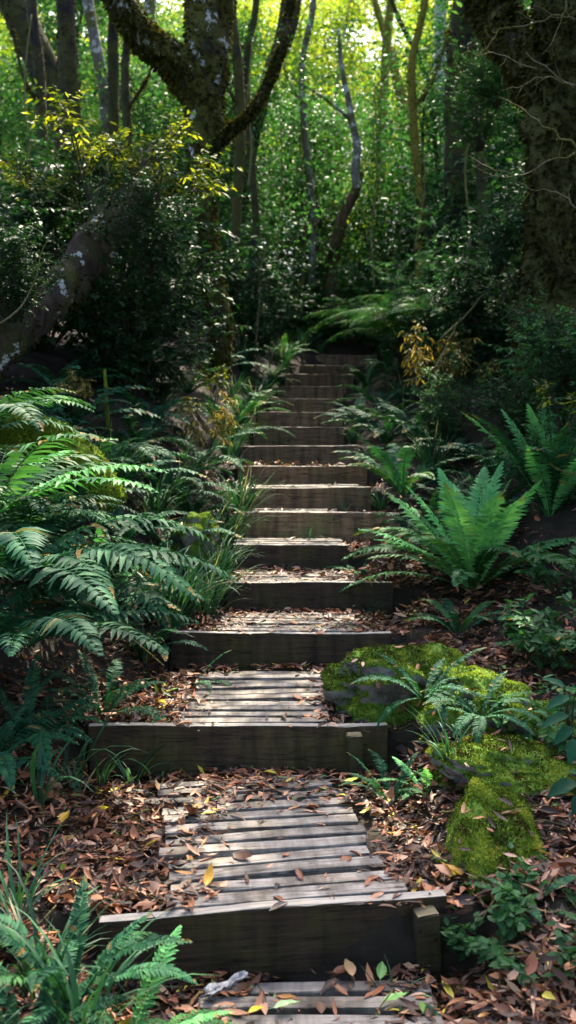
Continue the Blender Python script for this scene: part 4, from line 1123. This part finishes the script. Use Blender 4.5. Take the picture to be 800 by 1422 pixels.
# ------------------------------------------------------------------ sedge tufts
for (px, d, s, m, lab) in [
        (285, 6.5, 1.15, 2, 'thick sedge tuft right in front of the mossy mound'), (303, 6.85, 1.0, 0, 'sedge tuft at the left end of the fourth board'), (335, 7.95, 1.05, 2, 'thick sedge tuft over the left end of the sixth board'),
        (318, 7.6, 1.0, 2, 'sedge tuft hiding the left end of the algae stained step'), (292, 7.25, 1.05, 0, 'sedge tuft left of the narrow box step'), (325, 8.3, .95, 1, 'sedge tuft against the eighth step at its left'),
        (270, 6.75, .85, 1, 'sedge tuft on the mossy mound'), (235, 6.1, 1.1, 2, 'large sedge tuft spilling onto the leaves by the third board'), (255, 6.35, .9, 0, 'sedge tuft below the mossy mound'),
        (195, 5.75, .9, 1, 'sedge tuft under the drooping ferns'), (215, 7.0, 1.0, 0, 'sedge tuft behind the mossy mound'), (250, 7.9, 1.0, 2, 'sedge tuft between the dark left ferns'),
        (322, 9.2, .95, 0, 'sedge tuft left of the ninth step'), (338, 10.2, .9, 1, 'sedge tuft left of the tenth step'), (352, 11.4, .9, 2, 'sedge tuft left of the eleventh step'),
        (365, 12.6, .95, 0, 'sedge tuft left of the twelfth step'), (378, 13.8, 1.0, 1, 'sedge tuft left of the thirteenth step'), (395, 14.9, 1.0, 2, 'sedge tuft left of the fourteenth step'),
        (418, 16.2, 1.0, 0, 'sedge tuft left of the top step'), (445, 16.9, .9, 1, 'sedge tuft behind the top step'), (340, 13.2, 1.1, 2, 'sedge tuft in front of the dark thicket left of the stairs'),
        (372, 15.8, 1.1, 0, 'sedge tuft high left of the stair top'), (325, 11.6, 1.0, 1, 'sedge tuft near the forked tree foot'),
        (530, 8.2, .85, 1, 'sedge tuft right of the seventh step'), (600, 8.6, 1.0, 2, 'sedge tuft behind the dark upright fern'), (660, 7.9, .95, 0, 'sedge tuft behind the bright fern'),
        (508, 9.2, .6, 1, 'small sedge tuft at the right end of the ninth step'), (490, 10.1, .55, 0, 'small sedge tuft at the right end of the tenth step'), (505, 12.2, .7, 1, 'sedge tuft right of the twelfth step'),
        (560, 11.6, .9, 2, 'sedge tuft below the tree fern'), (640, 7.4, .8, 1, 'sedge tuft left of the second upright fern'), (150, 6.9, 1.0, 2, 'sedge tuft in the shade behind the curling frond'), (110, 6.6, .9, 0, 'sedge tuft beside the mossy log')]:
    tuft(X(px, d), d, lab, TUFT[m], s)
for (px, d, s, m, lab) in [(85, 4.35, 2.0, 1, 'thin arching grass at the left end of the long second board'), (130, 4.5, 1.6, 0, 'thin grass before the left end of the long second board'), (45, 4.0, 1.8, 1, 'thin grass in the shade at the left edge of the litter'), (395, 7.22, .8, 0, 'small grass sprig left of centre on the box step back'), (430, 7.7, .9, 1, 'small grass sprig before the sixth board'), (478, 8.2, .9, 0, 'grass sprig at the right of the algae stained board'),
                           (470, 8.7, .7, 1, 'grass sprig on the right of the eighth board'), (515, 6.6, .8, 1, 'grass sprig growing before the right end of the fourth board'), (175, 4.55, 1.2, 1, 'thin grass sprig before the long second board'),
                           (100, 4.3, 1.3, 0, 'thin grass sprig in the left litter'), (215, 4.6, .9, 1, 'grass sprig leaning on the long second board'), (548, 3.15, .7, 1, 'stiff grass sprig before the nearest riser'), (655, 4.45, 1.1, 0, 'grass sprig among the fronds over the boulder')]:
    tuft(X(px, d), d, lab, SPRIG[m], s, 'grass sprigs', name='grass_sprig')
for (px, d, s, m, lab, z) in [(40, 2.95, .8, 0, 'long bladed sedge in the lower left corner', .08), (95, 2.75, .85, 1, 'long bladed sedge among the near ferns', .03), (10, 3.3, .7, 1, 'long bladed sedge at the left edge by the litter', .12),
                              (630, 4.2, .55, 1, 'long bladed sedge below the boulder', .38)]:
    tuft(X(px, d), d, lab, LONGT[m], s, 'long bladed sedges', z=z)


LIT = []
# ------------------------------------------------------------------ mossy rocks and log
def rock(label, c, rad, rot, seed, nm=3500, name='boulder', lump=.22):
    bm = bmesh.new(); bmesh.ops.create_icosphere(bm, subdivisions=5, radius=1)
    g = np.random.default_rng(seed)
    V = np.array([v.co[:] for v in bm.verts]); Fc = np.array([[v.index for v in f.verts] for f in bm.faces]); bm.free()
    q = g.random(30) * 6.28
    from mathutils import noise as mn
    off = Vector(g.random(3) * 50)
    dz = np.array([lump * 2.2 * (mn.fractal(Vector(v) * 1.25 + off, .9, 2.1, 6) - .05) - lump * .8 * abs(mn.noise(Vector(v) * 3.2 + off)) for v in V])
    V = np.sign(V) * np.abs(V) ** .8
    V = V * (1 + dz)[:, None] * np.array(rad)
    V = V @ np.array(Euler([R(a) for a in rot]).to_matrix()).T
    b = MB(); b.add(V, [Fc])
    o = link(name, b.data(name, [M['rock']]), None, c)
    tag(o, label, 'rock', 'mossy rocks by the stairway')
    # moss cushion
    e1, e2 = V[Fc[:, 1]] - V[Fc[:, 0]], V[Fc[:, 2]] - V[Fc[:, 0]]
    nn = np.cross(e1, e2); ar = np.linalg.norm(nn, axis=1); nn = nrm(nn)
    cen = V[Fc].mean(1)
    pm = np.sin(cen[:, 0] * 13 + q[20]) * np.cos(cen[:, 1] * 11 + q[21]) * .45 - .4 * (np.sin(cen[:, 0] * 31 + q[24] + 2 * np.sin(cen[:, 1] * 19)) * np.sin(cen[:, 1] * 27 + q[25]) > .45)
    w = ar * np.clip((nn[:, 2] + pm - .12) * 3, 0, 1)
    pick = g.choice(len(Fc), nm, p=w / w.sum())
    f1, f2 = g.random((nm, 1)), g.random((nm, 1)); fl = (f1 + f2) > 1; f1 = np.where(fl, 1 - f1, f1); f2 = np.where(fl, 1 - f2, f2)
    p = V[Fc[pick, 0]] + e1[pick] * f1 + e2[pick] * f2
    top = np.where(nn[:, 2] > .72)[0]
    for f in g.choice(top, 22): LIT.append((cen[f] + np.array(c) + nn[f] * .012, nn[f]))
    L = g.uniform(.005, .014, nm)
    mb = MB(); patch = .5 + .5 * np.sin(p[:, 0] * 17 + q[22] + 3 * np.sin(p[:, 1] * 9)) * np.cos(p[:, 1] * 15 + q[23] + 2 * np.sin(p[:, 0] * 21))
    leaves_lo(mb, p, nn[pick] + g.normal(0, .5, (nm, 3)), g.normal(0, 1, (nm, 3)), L, L * .55, np.clip(patch + g.normal(0, .2, nm), 0, 1))
    tag(link('moss', mb.data('moss', [M['moss_tuft']]), o), kind='stuff')
    return o


rock('bright green mossy boulder at the right end of the slatted treads', (.555, 5.06, .48), (.31, .25, .20), (4, 4, -8), 1, 22000)
rock('mossy mound continuing right of the boulder under the leafy seedlings', (1.02, 4.80, .40), (.36, .26, .19), (0, 14, -25), 2, 16000)
rock('tall mossy rock beside the nearest step, pale stone showing on its sides', (.80, 3.82, .20), (.15, .40, .16), (13, 4, -8), 3, 18000, lump=.13)
rock('mossy rock shelf between the boulder and the nearest rock', (.95, 4.28, .33), (.33, .27, .13), (0, 8, 20), 6, 14000, lump=.16)
rock('yellow green mossy mound left of the narrow box step', (-.66, 7.0, 1.00), (.16, .22, .20), (0, 0, 10), 4, 5000)
b = MB()
o0 = P(-80, 575, 6.6)
V, D, T = tube(b, [Vector((0, 0, 0)), P(10, 595, 6.5) - o0, P(70, 612, 6.35) - o0, P(125, 650, 6.2) - o0, P(160, 700, 6.1) - o0], [.12, .125, .12, .10, .07], 16, 8, .10, 4, want=True)
lg = link('mossy_log', b.data('mossy_log', [M['moss']]), None, o0)
tag(lg, 'fallen moss covered log behind the light green fern at the left', 'log')
tag(link('moss', fringe(V, D, T, 5000, 'moss_tuft', ln=(.012, .035), cover=1.0, down=.1), lg), kind='stuff')
# thin post, its moss yellow stands in for a sunlit streak
b = MB(); p = P(148, 575, 8.0)
V, D, T = tube(b, [(0, 0, -.5), (0.005, 0, 0), (-.01, 0, .35)], [.02, .016, .010], 8, 5, .2, 6, want=True)
tag(link('mossy_stump', b.data('mossy_stump', [M['moss']]), None, p), 'thin stump with glowing yellow moss under the left shrubs', 'stump')

# ------------------------------------------------------------------ leaf litter
def litter():
    g = np.random.default_rng(5)
    n = 90000
    # more leaves where the camera is close
    y = 2.55 + 6.4 * g.random(n) ** 1.5
    x = g.uniform(-1.9, 2.0, n)
    cx = np.interp(y, CXY, CXV)
    si = np.clip(np.searchsorted(SY, y) - 1, 0, len(SY) - 1)
    pslat = np.zeros(n); onsl = np.zeros(n, bool); z = ground(x, y)
    for i, (a, c, y0, y1) in SLATS.items():
        ins = (y > y0 + .0) & (y < y1) & (x > a) & (x < c)
        onsl |= ins
        t = (y - y0) / (y1 - y0)
        edge = np.minimum(x - a, c - x)
        pr_ = .015 + .75 * np.clip((t - .55) / .38, 0, 1) ** 1.3 + .7 * np.exp(-edge / .05)
        if i == 2: pr_ = .018 + .5 * np.clip((t - .85) / .15, 0, 1) + .6 * np.exp(-edge / .06)
        if i in (0,): pr_ = .05 + .5 * np.exp(-edge / .08)
        if i in (3, 4): pr_ = .16 + .5 * np.clip((t - .5) / .5, 0, 1) + .5 * np.exp(-edge / .06)
        if i >= 5: pr_ = .03 + 0 * t
        pslat = np.where(ins, pr_, pslat)
        z = np.where(ins, SZ[i] + .002, z)
    left = np.where(x < cx, 1, 0)
    u = np.abs(x - cx) - np.interp(y, CXY, HWV)
    lim = np.where(left == 1, np.interp(y, [2.5, 4.4, 5.0, 6, 9], [1.6, 1.2, .55, .35, .15]), np.interp(y, [2.5, 5, 6.5, 7.5, 9], [1.6, 1.6, 1.0, .6, .2]))
    pg = np.clip(1.15 - u / np.maximum(lim, .05), 0, 1) * np.where(y > 7.2, .35, 1)
    pg = np.maximum(pg, .12)
    dens = np.where(onsl, pslat, pg) * (.55 + .45 * (vnoise(x * 3, y * 3 + 20) > .35))
    # leave the boulders' tops fairly clear
    for (bx, by, r) in [(.60, 5.05, .40), (1.14, 4.72, .3), (.80, 3.85, .24), (.92, 4.22, .22)]:
        dens = np.where(np.hypot(x - bx, y - by) < r * .8, 0, dens)
    keep = g.random(n) < dens
    # not inside the riser boards
    for yy in SY: keep &= ~((y > yy - .03) & (y < yy + .05) & ~onsl) | (g.random(n) < .05)
    x, y, z, onsl = x[keep], y[keep], z[keep], onsl[keep]
    k = len(x)
    th = g.uniform(0, 6.283, k); tl = g.normal(0, .28, k); tl = np.where(onsl, tl * .25, tl)
    d = np.stack([np.cos(th), np.sin(th), np.tan(tl)], -1)
    nn = np.array([0, 0, 1.0]) + g.normal(0, .35, (k, 3)) * np.where(onsl, .4, 1)[:, None]
    L = g.uniform(.03, .085, k) * np.where(g.random(k) < .2, 1.25, 1); L = np.where(g.random(k) < .3, L * .5, L); Wd = L * np.where(g.random(k) < .18, g.uniform(.38, .62, k), g.uniform(.15, .33, k))
    z = z + np.where(onsl, .004, g.uniform(.004, .045, k))
    a = np.clip(g.beta(1.25, 1.75, k), 0, .93)
    sp = g.random(k); a = np.where(sp > .985, .98, a); a = np.where((sp > .975) & (sp <= .985), .965, a); a = np.where((sp < .012), 1.0, a)
    b = MB()
    leaves_hi(b, np.stack([x, y, z], -1), d, nn, L, Wd, a, g.uniform(-.15, .5, k), g.uniform(-.5, .7, k))
    kc = 14000; ic = g.integers(0, k, kc)
    xc, yc = x[ic] + g.normal(0, .06, kc), y[ic] + g.normal(0, .05, kc)
    pc = np.stack([xc, yc, np.where(onsl[ic], z[ic] - .001, ground(xc, yc) + .012)], -1)
    kp = ~onsl[ic] | (g.random(kc) < .25)
    for yy in SY: kp &= ~((yc > yy - .02) & (yc < yy + .055))
    pc = pc[kp]; kc = len(pc); lc = g.uniform(.006, .022, kc)
    leaves_lo(b, pc, g.normal(0, 1, (kc, 3)) * np.array([1, 1, .3]), np.array([0, 0, 1.0]) + g.normal(0, .5, (kc, 3)), lc, lc * g.uniform(.3, .9, kc), np.clip(g.beta(1, 2, kc), 0, .9))
    q = np.array([v[0] for v in LIT]); qn = np.array([v[1] for v in LIT]); kk = len(q)
    ql = g.uniform(.035, .08, kk)
    leaves_hi(b, q, np.cross(qn, g.normal(0, 1, (kk, 3))), qn + g.normal(0, .2, (kk, 3)), ql, ql * g.uniform(.2, .4, kk), np.clip(g.beta(1.5, 1.6, kk), 0, .92), .2, g.uniform(-.3, .6, kk))
    tag(link('leaf_litter', b.data('leaf_litter', [M['litter']])), 'brown and reddish fallen leaves carpeting the path edges', 'leaf litter', kind='stuff')
    # twigs and shreds in it: same carpet
    b = MB()
    n = 500
    for i in range(n):
        yy = 2.6 + 4.8 * g.random() ** 1.4; xx = g.choice([g.uniform(-1.3, -.35), g.uniform(.4, 1.5)])
        zz = gz(xx, yy) + .015; th = g.uniform(0, 6.28); L_ = g.uniform(.06, .25)
        e = np.array([math.cos(th), math.sin(th), g.normal(0, .12)]) * L_
        m_ = g.normal(0, .12 * L_, 3)
        tube(b, [np.array([xx, yy, zz]), np.array([xx, yy, zz]) + e * .5 + m_, np.array([xx, yy, zz]) + e], [.0035, .003, .0015], 4, 2)
    tag(link('twig_litter', b.data('twig_litter', [M['twig']])), 'thin dead twigs scattered through the fallen leaves', 'twigs', kind='stuff')


litter()

def leaf_fine(b, p, d, n, L, W, fold=.15, curl=.2, twist=.0):
    d = nrm(np.array(d, float)); s_ = nrm(np.cross(np.array(n, float), d)); n_ = np.cross(d, s_)
    ts = np.linspace(0, 1, 11); V = []
    for t in ts:
        w_ = W * .5 * (math.sin(math.pi * min(1, t ** .75)) ** .85 if 0 < t < 1 else 0.02)
        ca, sa = math.cos(twist * t), math.sin(twist * t)
        sv = s_ * ca + n_ * sa; nv = n_ * ca - s_ * sa
        c = np.array(p) + d * L * t + n_ * curl * L * (t * t - t * .5)
        for e in (-1, -.5, 0, .5, 1):
            V.append(c + sv * w_ * e + nv * w_ * abs(e) ** 1.3 * 2 * fold + nv * .02 * L * math.sin(t * 17 + e * 3) * abs(e))
    idx = np.arange(55).reshape(11, 5)
    b.add(V, [np.stack([idx[:-1, :-1], idx[:-1, 1:], idx[1:, 1:], idx[1:, :-1]], -1).reshape(-1, 4)], .5)
    tube(b, [np.array(p) - d * L * .22 - n_ * L * .02, np.array(p) - d * L * .1, np.array(p)], [.0012, .001, .0012], 4, 1)


# leaves one can point to
LEAFM = {c: leaf_mat('leaf_' + c, [(0, v), (1, v)], .2, .45, .4) for c, v in
         dict(yellow=(.62, .50, .02), orange=(.60, .33, .04), red_brown=(.24, .085, .045), green=(.16, .34, .09), pale_green=(.34, .46, .22), lime=(.38, .50, .05), tan=(.42, .26, .12)).items()}


def ray_ground(px, py, zoff=0.0):
    for k in range(1, 2400):
        d = 2.0 + k * .0025
        p = P(px, py, d)
        zz = gz(p.x, d)
        for i, (a, c, y0, y1) in SLATS.items():
            if a < p.x < c and y0 < d < y1: zz = max(zz, SZ[i])
        if p.z <= zz + zoff: return p
    return p


for (px, py, c, L, w, th, lab, curl) in [
        (646, 1219, 'orange', .10, .6, 150, 'orange fallen leaf lying at the foot of the tall mossy rock', .5), (617, 1220, 'yellow', .09, .5, 30, 'bright yellow curled leaf beside the orange one', .7),
        (605, 1240, 'red_brown', .13, .35, 250, 'long red brown leaf draped over the near stake', .6), (528, 1362, 'green', .065, .55, 80, 'green oval leaf standing on the bottom slats', .2),
        (533, 1391, 'green', .085, .5, 10, 'green leaf lying flat below the oval one on the bottom slats', .2), (625, 1378, 'lime', .07, .4, 30, 'lime green leaf at the right end of the bottom slats', .3),
        (288, 1362, 'yellow', .06, .7, 60, 'yellow round leaf by the near ferns', .4), (270, 1390, 'orange', .08, .5, 20, 'orange leaf left of the curled bark', .4),
        (380, 1402, 'pale_green', .085, .45, 5, 'pale green leaf on the bottom slats near the curled bark', .2), (345, 1408, 'yellow', .05, .6, 10, 'small yellow leaf on the lowest slat', .3),
        (490, 1358, 'tan', .06, .7, 120, 'tan broad leaf standing on the bottom slats', .6), (462, 1352, 'red_brown', .07, .5, 10, 'red brown leaf left of the tan broad leaf', .4),
        (220, 984, 'yellow', .07, .6, 20, 'yellow leaf in the litter left of the second tread', .4), (228, 962, 'yellow', .06, .4, 0, 'slim yellow leaf behind the yellow one left of the second tread', .3),
        (252, 935, 'lime', .08, .5, 10, 'lime leaf in the litter under the third board', .3), (478, 1086, 'lime', .07, .4, 0, 'lime leaf below the slim mossy stake', .3),
        (286, 1232, 'orange', .085, .4, 80, 'orange leaf standing between the slats of the nearest step', .6), (150, 1104, 'yellow', .06, .6, 45, 'yellow leaf in the upper left litter', .4), (80, 1147, 'orange', .09, .5, 70, 'orange leaf in the left litter', .4),
        (130, 1128, 'yellow', .07, .5, 0, 'yellow leaf in the middle of the left litter', .3), (540, 1140, 'lime', .06, .5, 60, 'lime leaf at the right edge of the nearest slats', .4),
        (534, 884, 'pale_green', .08, .4, 60, 'pale green leaf at the right end of the third board', .2), (685, 1341, 'orange', .07, .6, 80, 'orange leaf in the lower right litter', .5), (703, 1338, 'lime', .07, .4, 100, 'lime leaf beside the orange one in the lower right', .3),
        (650, 1100, 'lime', .05, .5, 20, 'lime leaf on the upper edge of the tall mossy rock', .3)]:
    p = ray_ground(px, py, .02)
    b = MB(); t = R(th)
    stand = .4 if 'standing' in lab else .12
    leaf_fine(b, (0, 0, .006), (math.cos(t), math.sin(t), stand), (.1, -.55 if stand > .5 else 0, .5 if stand > .5 else 1), L, L * w, rnd.uniform(.1, .4), curl * .9, rnd.uniform(-.5, .5))
    tag(link('fallen_leaf', b.data('fallen_leaf', [LEAFM[c]]), None, p), lab, 'leaf', 'single fallen leaves')
# curled grey bark on the bottom slats
b = MB(); p = ray_ground(305, 1388, .01)
g = np.random.default_rng(3)
th = np.linspace(-1.2, 1.2, 9); t = np.linspace(0, 1, 14)
Vv = []
for a_ in t:
    for h_ in th:
        r_ = .035 * (1 - .7 * abs(a_ - .45) ** 1.2) * (.7 + .3 * math.sin(a_ * 9))
        Vv.append((-.05 + a_ * .13 + .01 * math.sin(h_ * 3), .05 * a_ + r_ * math.sin(h_) + .004 * g.normal(), .012 + r_ * (1 - math.cos(h_)) + .035 * a_ ** 2 + .003 * g.normal()))
idx = np.arange(14 * 9).reshape(14, 9)
b.add(Vv, [np.stack([idx[:-1, :-1], idx[:-1, 1:], idx[1:, 1:], idx[1:, :-1]], -1).reshape(-1, 4)])
o = link('bark_curl', b.data('bark_curl', [M['bark_pale']]), None, p)
so = o.modifiers.new('thickness', 'SOLIDIFY'); so.thickness = .004
tag(o, 'curled strip of pale grey bark on the bottom slats', 'bark')
# dead sticks
for (pts, r, lab) in [
        ([(175, 880, 5.6), (205, 905, 5.5), (228, 925, 5.45)], .006, 'pale dead stick hanging under the left ferns'),
        ([(610, 1128, 3.95), (660, 1125, 3.9), (700, 1122, 3.85), (750, 1118, 3.8)], .004, 'thin stick lying across the tall mossy rock'),
        ([(490, 775, 7.0), (520, 768, 7.0), (545, 770, 7.1)], .012, 'crooked root right of the narrow box step'),
        ([(715, 1385, 3.1), (735, 1345, 3.2), (752, 1330, 3.25)], .012, 'dead branch piece in the lower right litter'),
        ([(760, 640, 6.6), (775, 652, 6.5), (800, 660, 6.4)], .009, 'pale broken twig at the right edge above the upright ferns'),
        ([(560, 530, 9.2), (600, 515, 9.2), (625, 470, 9.2), (640, 440, 9.2)], .010, 'bent dry branch sticking out of the dry leaf clump'),
        ([(612, 470, 9.3), (650, 435, 9.3), (668, 412, 9.3), (682, 405, 9.3)], .010, 'pale forked branch above the dry leaf clump'),
        ([(0, 450, 6.8), (30, 425, 6.8), (50, 385, 6.8), (58, 350, 6.8), (75, 320, 6.8)], .007, 'thin arching leafless shoot at the left edge'),
        ([(355, 480, 13), (360, 420, 13), (362, 370, 13), (378, 330, 13)], .012, 'thin pale pole stem left of the stair top'),
        ([(345, 260, 14), (349, 200, 14), (344, 140, 14), (350, 60, 14)], .016, 'slim mossy stem right of the forked tree'),
        ([(420, 400, 17), (424, 300, 17), (418, 200, 17), (424, 90, 17)], .02, 'thin upright stem left of the curving tree'),
        ([(520, 400, 15), (516, 320, 15), (524, 240, 15), (520, 120, 15)], .016, 'thin upright stem right of the curving tree'),
        ([(575, 350, 14), (590, 260, 14), (584, 190, 14)], .014, 'thin stem in front of the golden trunks'),
        ([(30, 300, 11), (40, 220, 11), (34, 120, 11), (44, 20, 11)], .018, 'thin stem near the upper left corner'),
        ([(225, 330, 11.5), (222, 240, 11.5), (228, 160, 11.5)], .014, 'thin stem between the golden shrub and the forked tree'),
        ([(640, 420, 11), (652, 330, 11), (646, 240, 11), (655, 170, 11)], .014, 'thin dark stem left of the massive trunk'),
        ([(388, 430, 15), (386, 330, 15), (392, 240, 15), (388, 150, 15)], .014, 'slim pale stem upright in the middle thicket'),
        ([(410, 340, 16), (432, 290, 16), (438, 260, 16)], .012, 'short pale slanting stem in the thicket'),
        ([(425, 320, 17), (445, 305, 17), (466, 282, 17)], .012, 'pale stem slanting right in the thicket')]:
    w = [P(*q) for q in pts]
    b = MB(); tube(b, [q - w[0] for q in w], np.linspace(r, r * .5, len(w)), 6, 6, .08, 9)
    tag(link('dead_stick', b.data('dead_stick', [M['twig']]), None, w[0]), lab, 'stick', 'dead sticks and bare stems')

# ------------------------------------------------------------------ big leaf plant right edge
def broad_plant(px, py, d, label, leaves):
    p = P(px, py, d); root = bpy.data.objects.new('broadleaf_plant', None); COL.objects.link(root); root.location = p
    tag(root, label, 'plant', 'broad leaved plants at the right edge')
    b = MB(); sb = MB()
    for (dx, dz, L, w, az, el) in leaves:
        q = np.array([dx, 0, dz]); dr = np.array([math.cos(R(az)) * math.cos(R(el)), math.sin(R(az)) * math.cos(R(el)), math.sin(R(el))])
        L *= .74
        leaf_fine(b, q, dr, (0, -.5, 1), L, L * w, .12, -.35, rnd.uniform(-.2, .2))
        tube(sb, [np.array([0.02, .03, -.14]), q * .5 + np.array([0, .02, 0]), q], [.004, .003, .002], 5, 3)
    link('leaf_spray', b.data('leaf_spray', [M['fern_dark']]), root); link('stem', sb.data('stem', [M['stem']]), root)


broad_plant(790, 1000, 4.1, 'broad leaved plant at the right edge beside the boulder', [(0, .1, .16, .42, 200, -15), (.0, .02, .17, .45, 170, -20), (.02, -.03, .15, .5, 190, -35), (-.02, .14, .14, .35, 150, 20), (.03, -.08, .16, .5, 240, -40), (.05, .16, .15, .4, 80, 10)])
broad_plant(800, 1100, 3.7, 'single dark broad leaf plant leaning over the tall mossy rock', [(0, .04, .17, .5, 190, -18), (.02, -.01, .12, .55, 230, -35), (.04, .06, .13, .45, 120, 5)])

# ------------------------------------------------------------------ wood behind the camera and beside the frame (closes the canopy)
for k, (x, y, s) in enumerate([(-5.5, 6, 1.1), (-6.5, 10, 1.2), (6.5, 6, 1.1), (7, 11, 1.2)]):
    pass

# ------------------------------------------------------------------ light
w = bpy.data.worlds.new('World'); SC.world = w; w.use_nodes = True
nt = w.node_tree; bg = nt.nodes['Background']
sky = nt.nodes.new('ShaderNodeTexSky'); sky.sky_type = 'NISHITA'; sky.sun_disc = False
sky.air_density = .8; sky.dust_density = 4; sky.ozone_density = .3; sky.sun_elevation = SUN_EL; sky.sun_rotation = SUN_AZ
nt.links.new(sky.outputs[0], bg.inputs[0]); bg.inputs[1].default_value = .15
sd = bpy.data.lights.new('sun', 'SUN'); sd.energy = 3.6; sd.angle = R(.53); sd.color = (1, .90, .70)
so = bpy.data.objects.new('sun', sd); COL.objects.link(so)
so.rotation_euler = Vector(-SD).to_track_quat('-Z', 'Y').to_euler()

SC.view_settings.view_transform = 'Standard'; SC.view_settings.look = 'None'
SC.view_settings.exposure = 2.4; SC.view_settings.gamma = 1
SC.render.engine = 'CYCLES'
cy = SC.cycles
cy.use_denoising = True
try: cy.denoiser = 'OPENIMAGEDENOISE'
except Exception: pass
cy.max_bounces = 7; cy.diffuse_bounces = 4; cy.glossy_bounces = 2; cy.transmission_bounces = 4; cy.transparent_max_bounces = 4
cy.sample_clamp_indirect = 6; cy.caustics_reflective = False; cy.caustics_refractive = False
cy.use_adaptive_sampling = True; cy.adaptive_threshold = .02
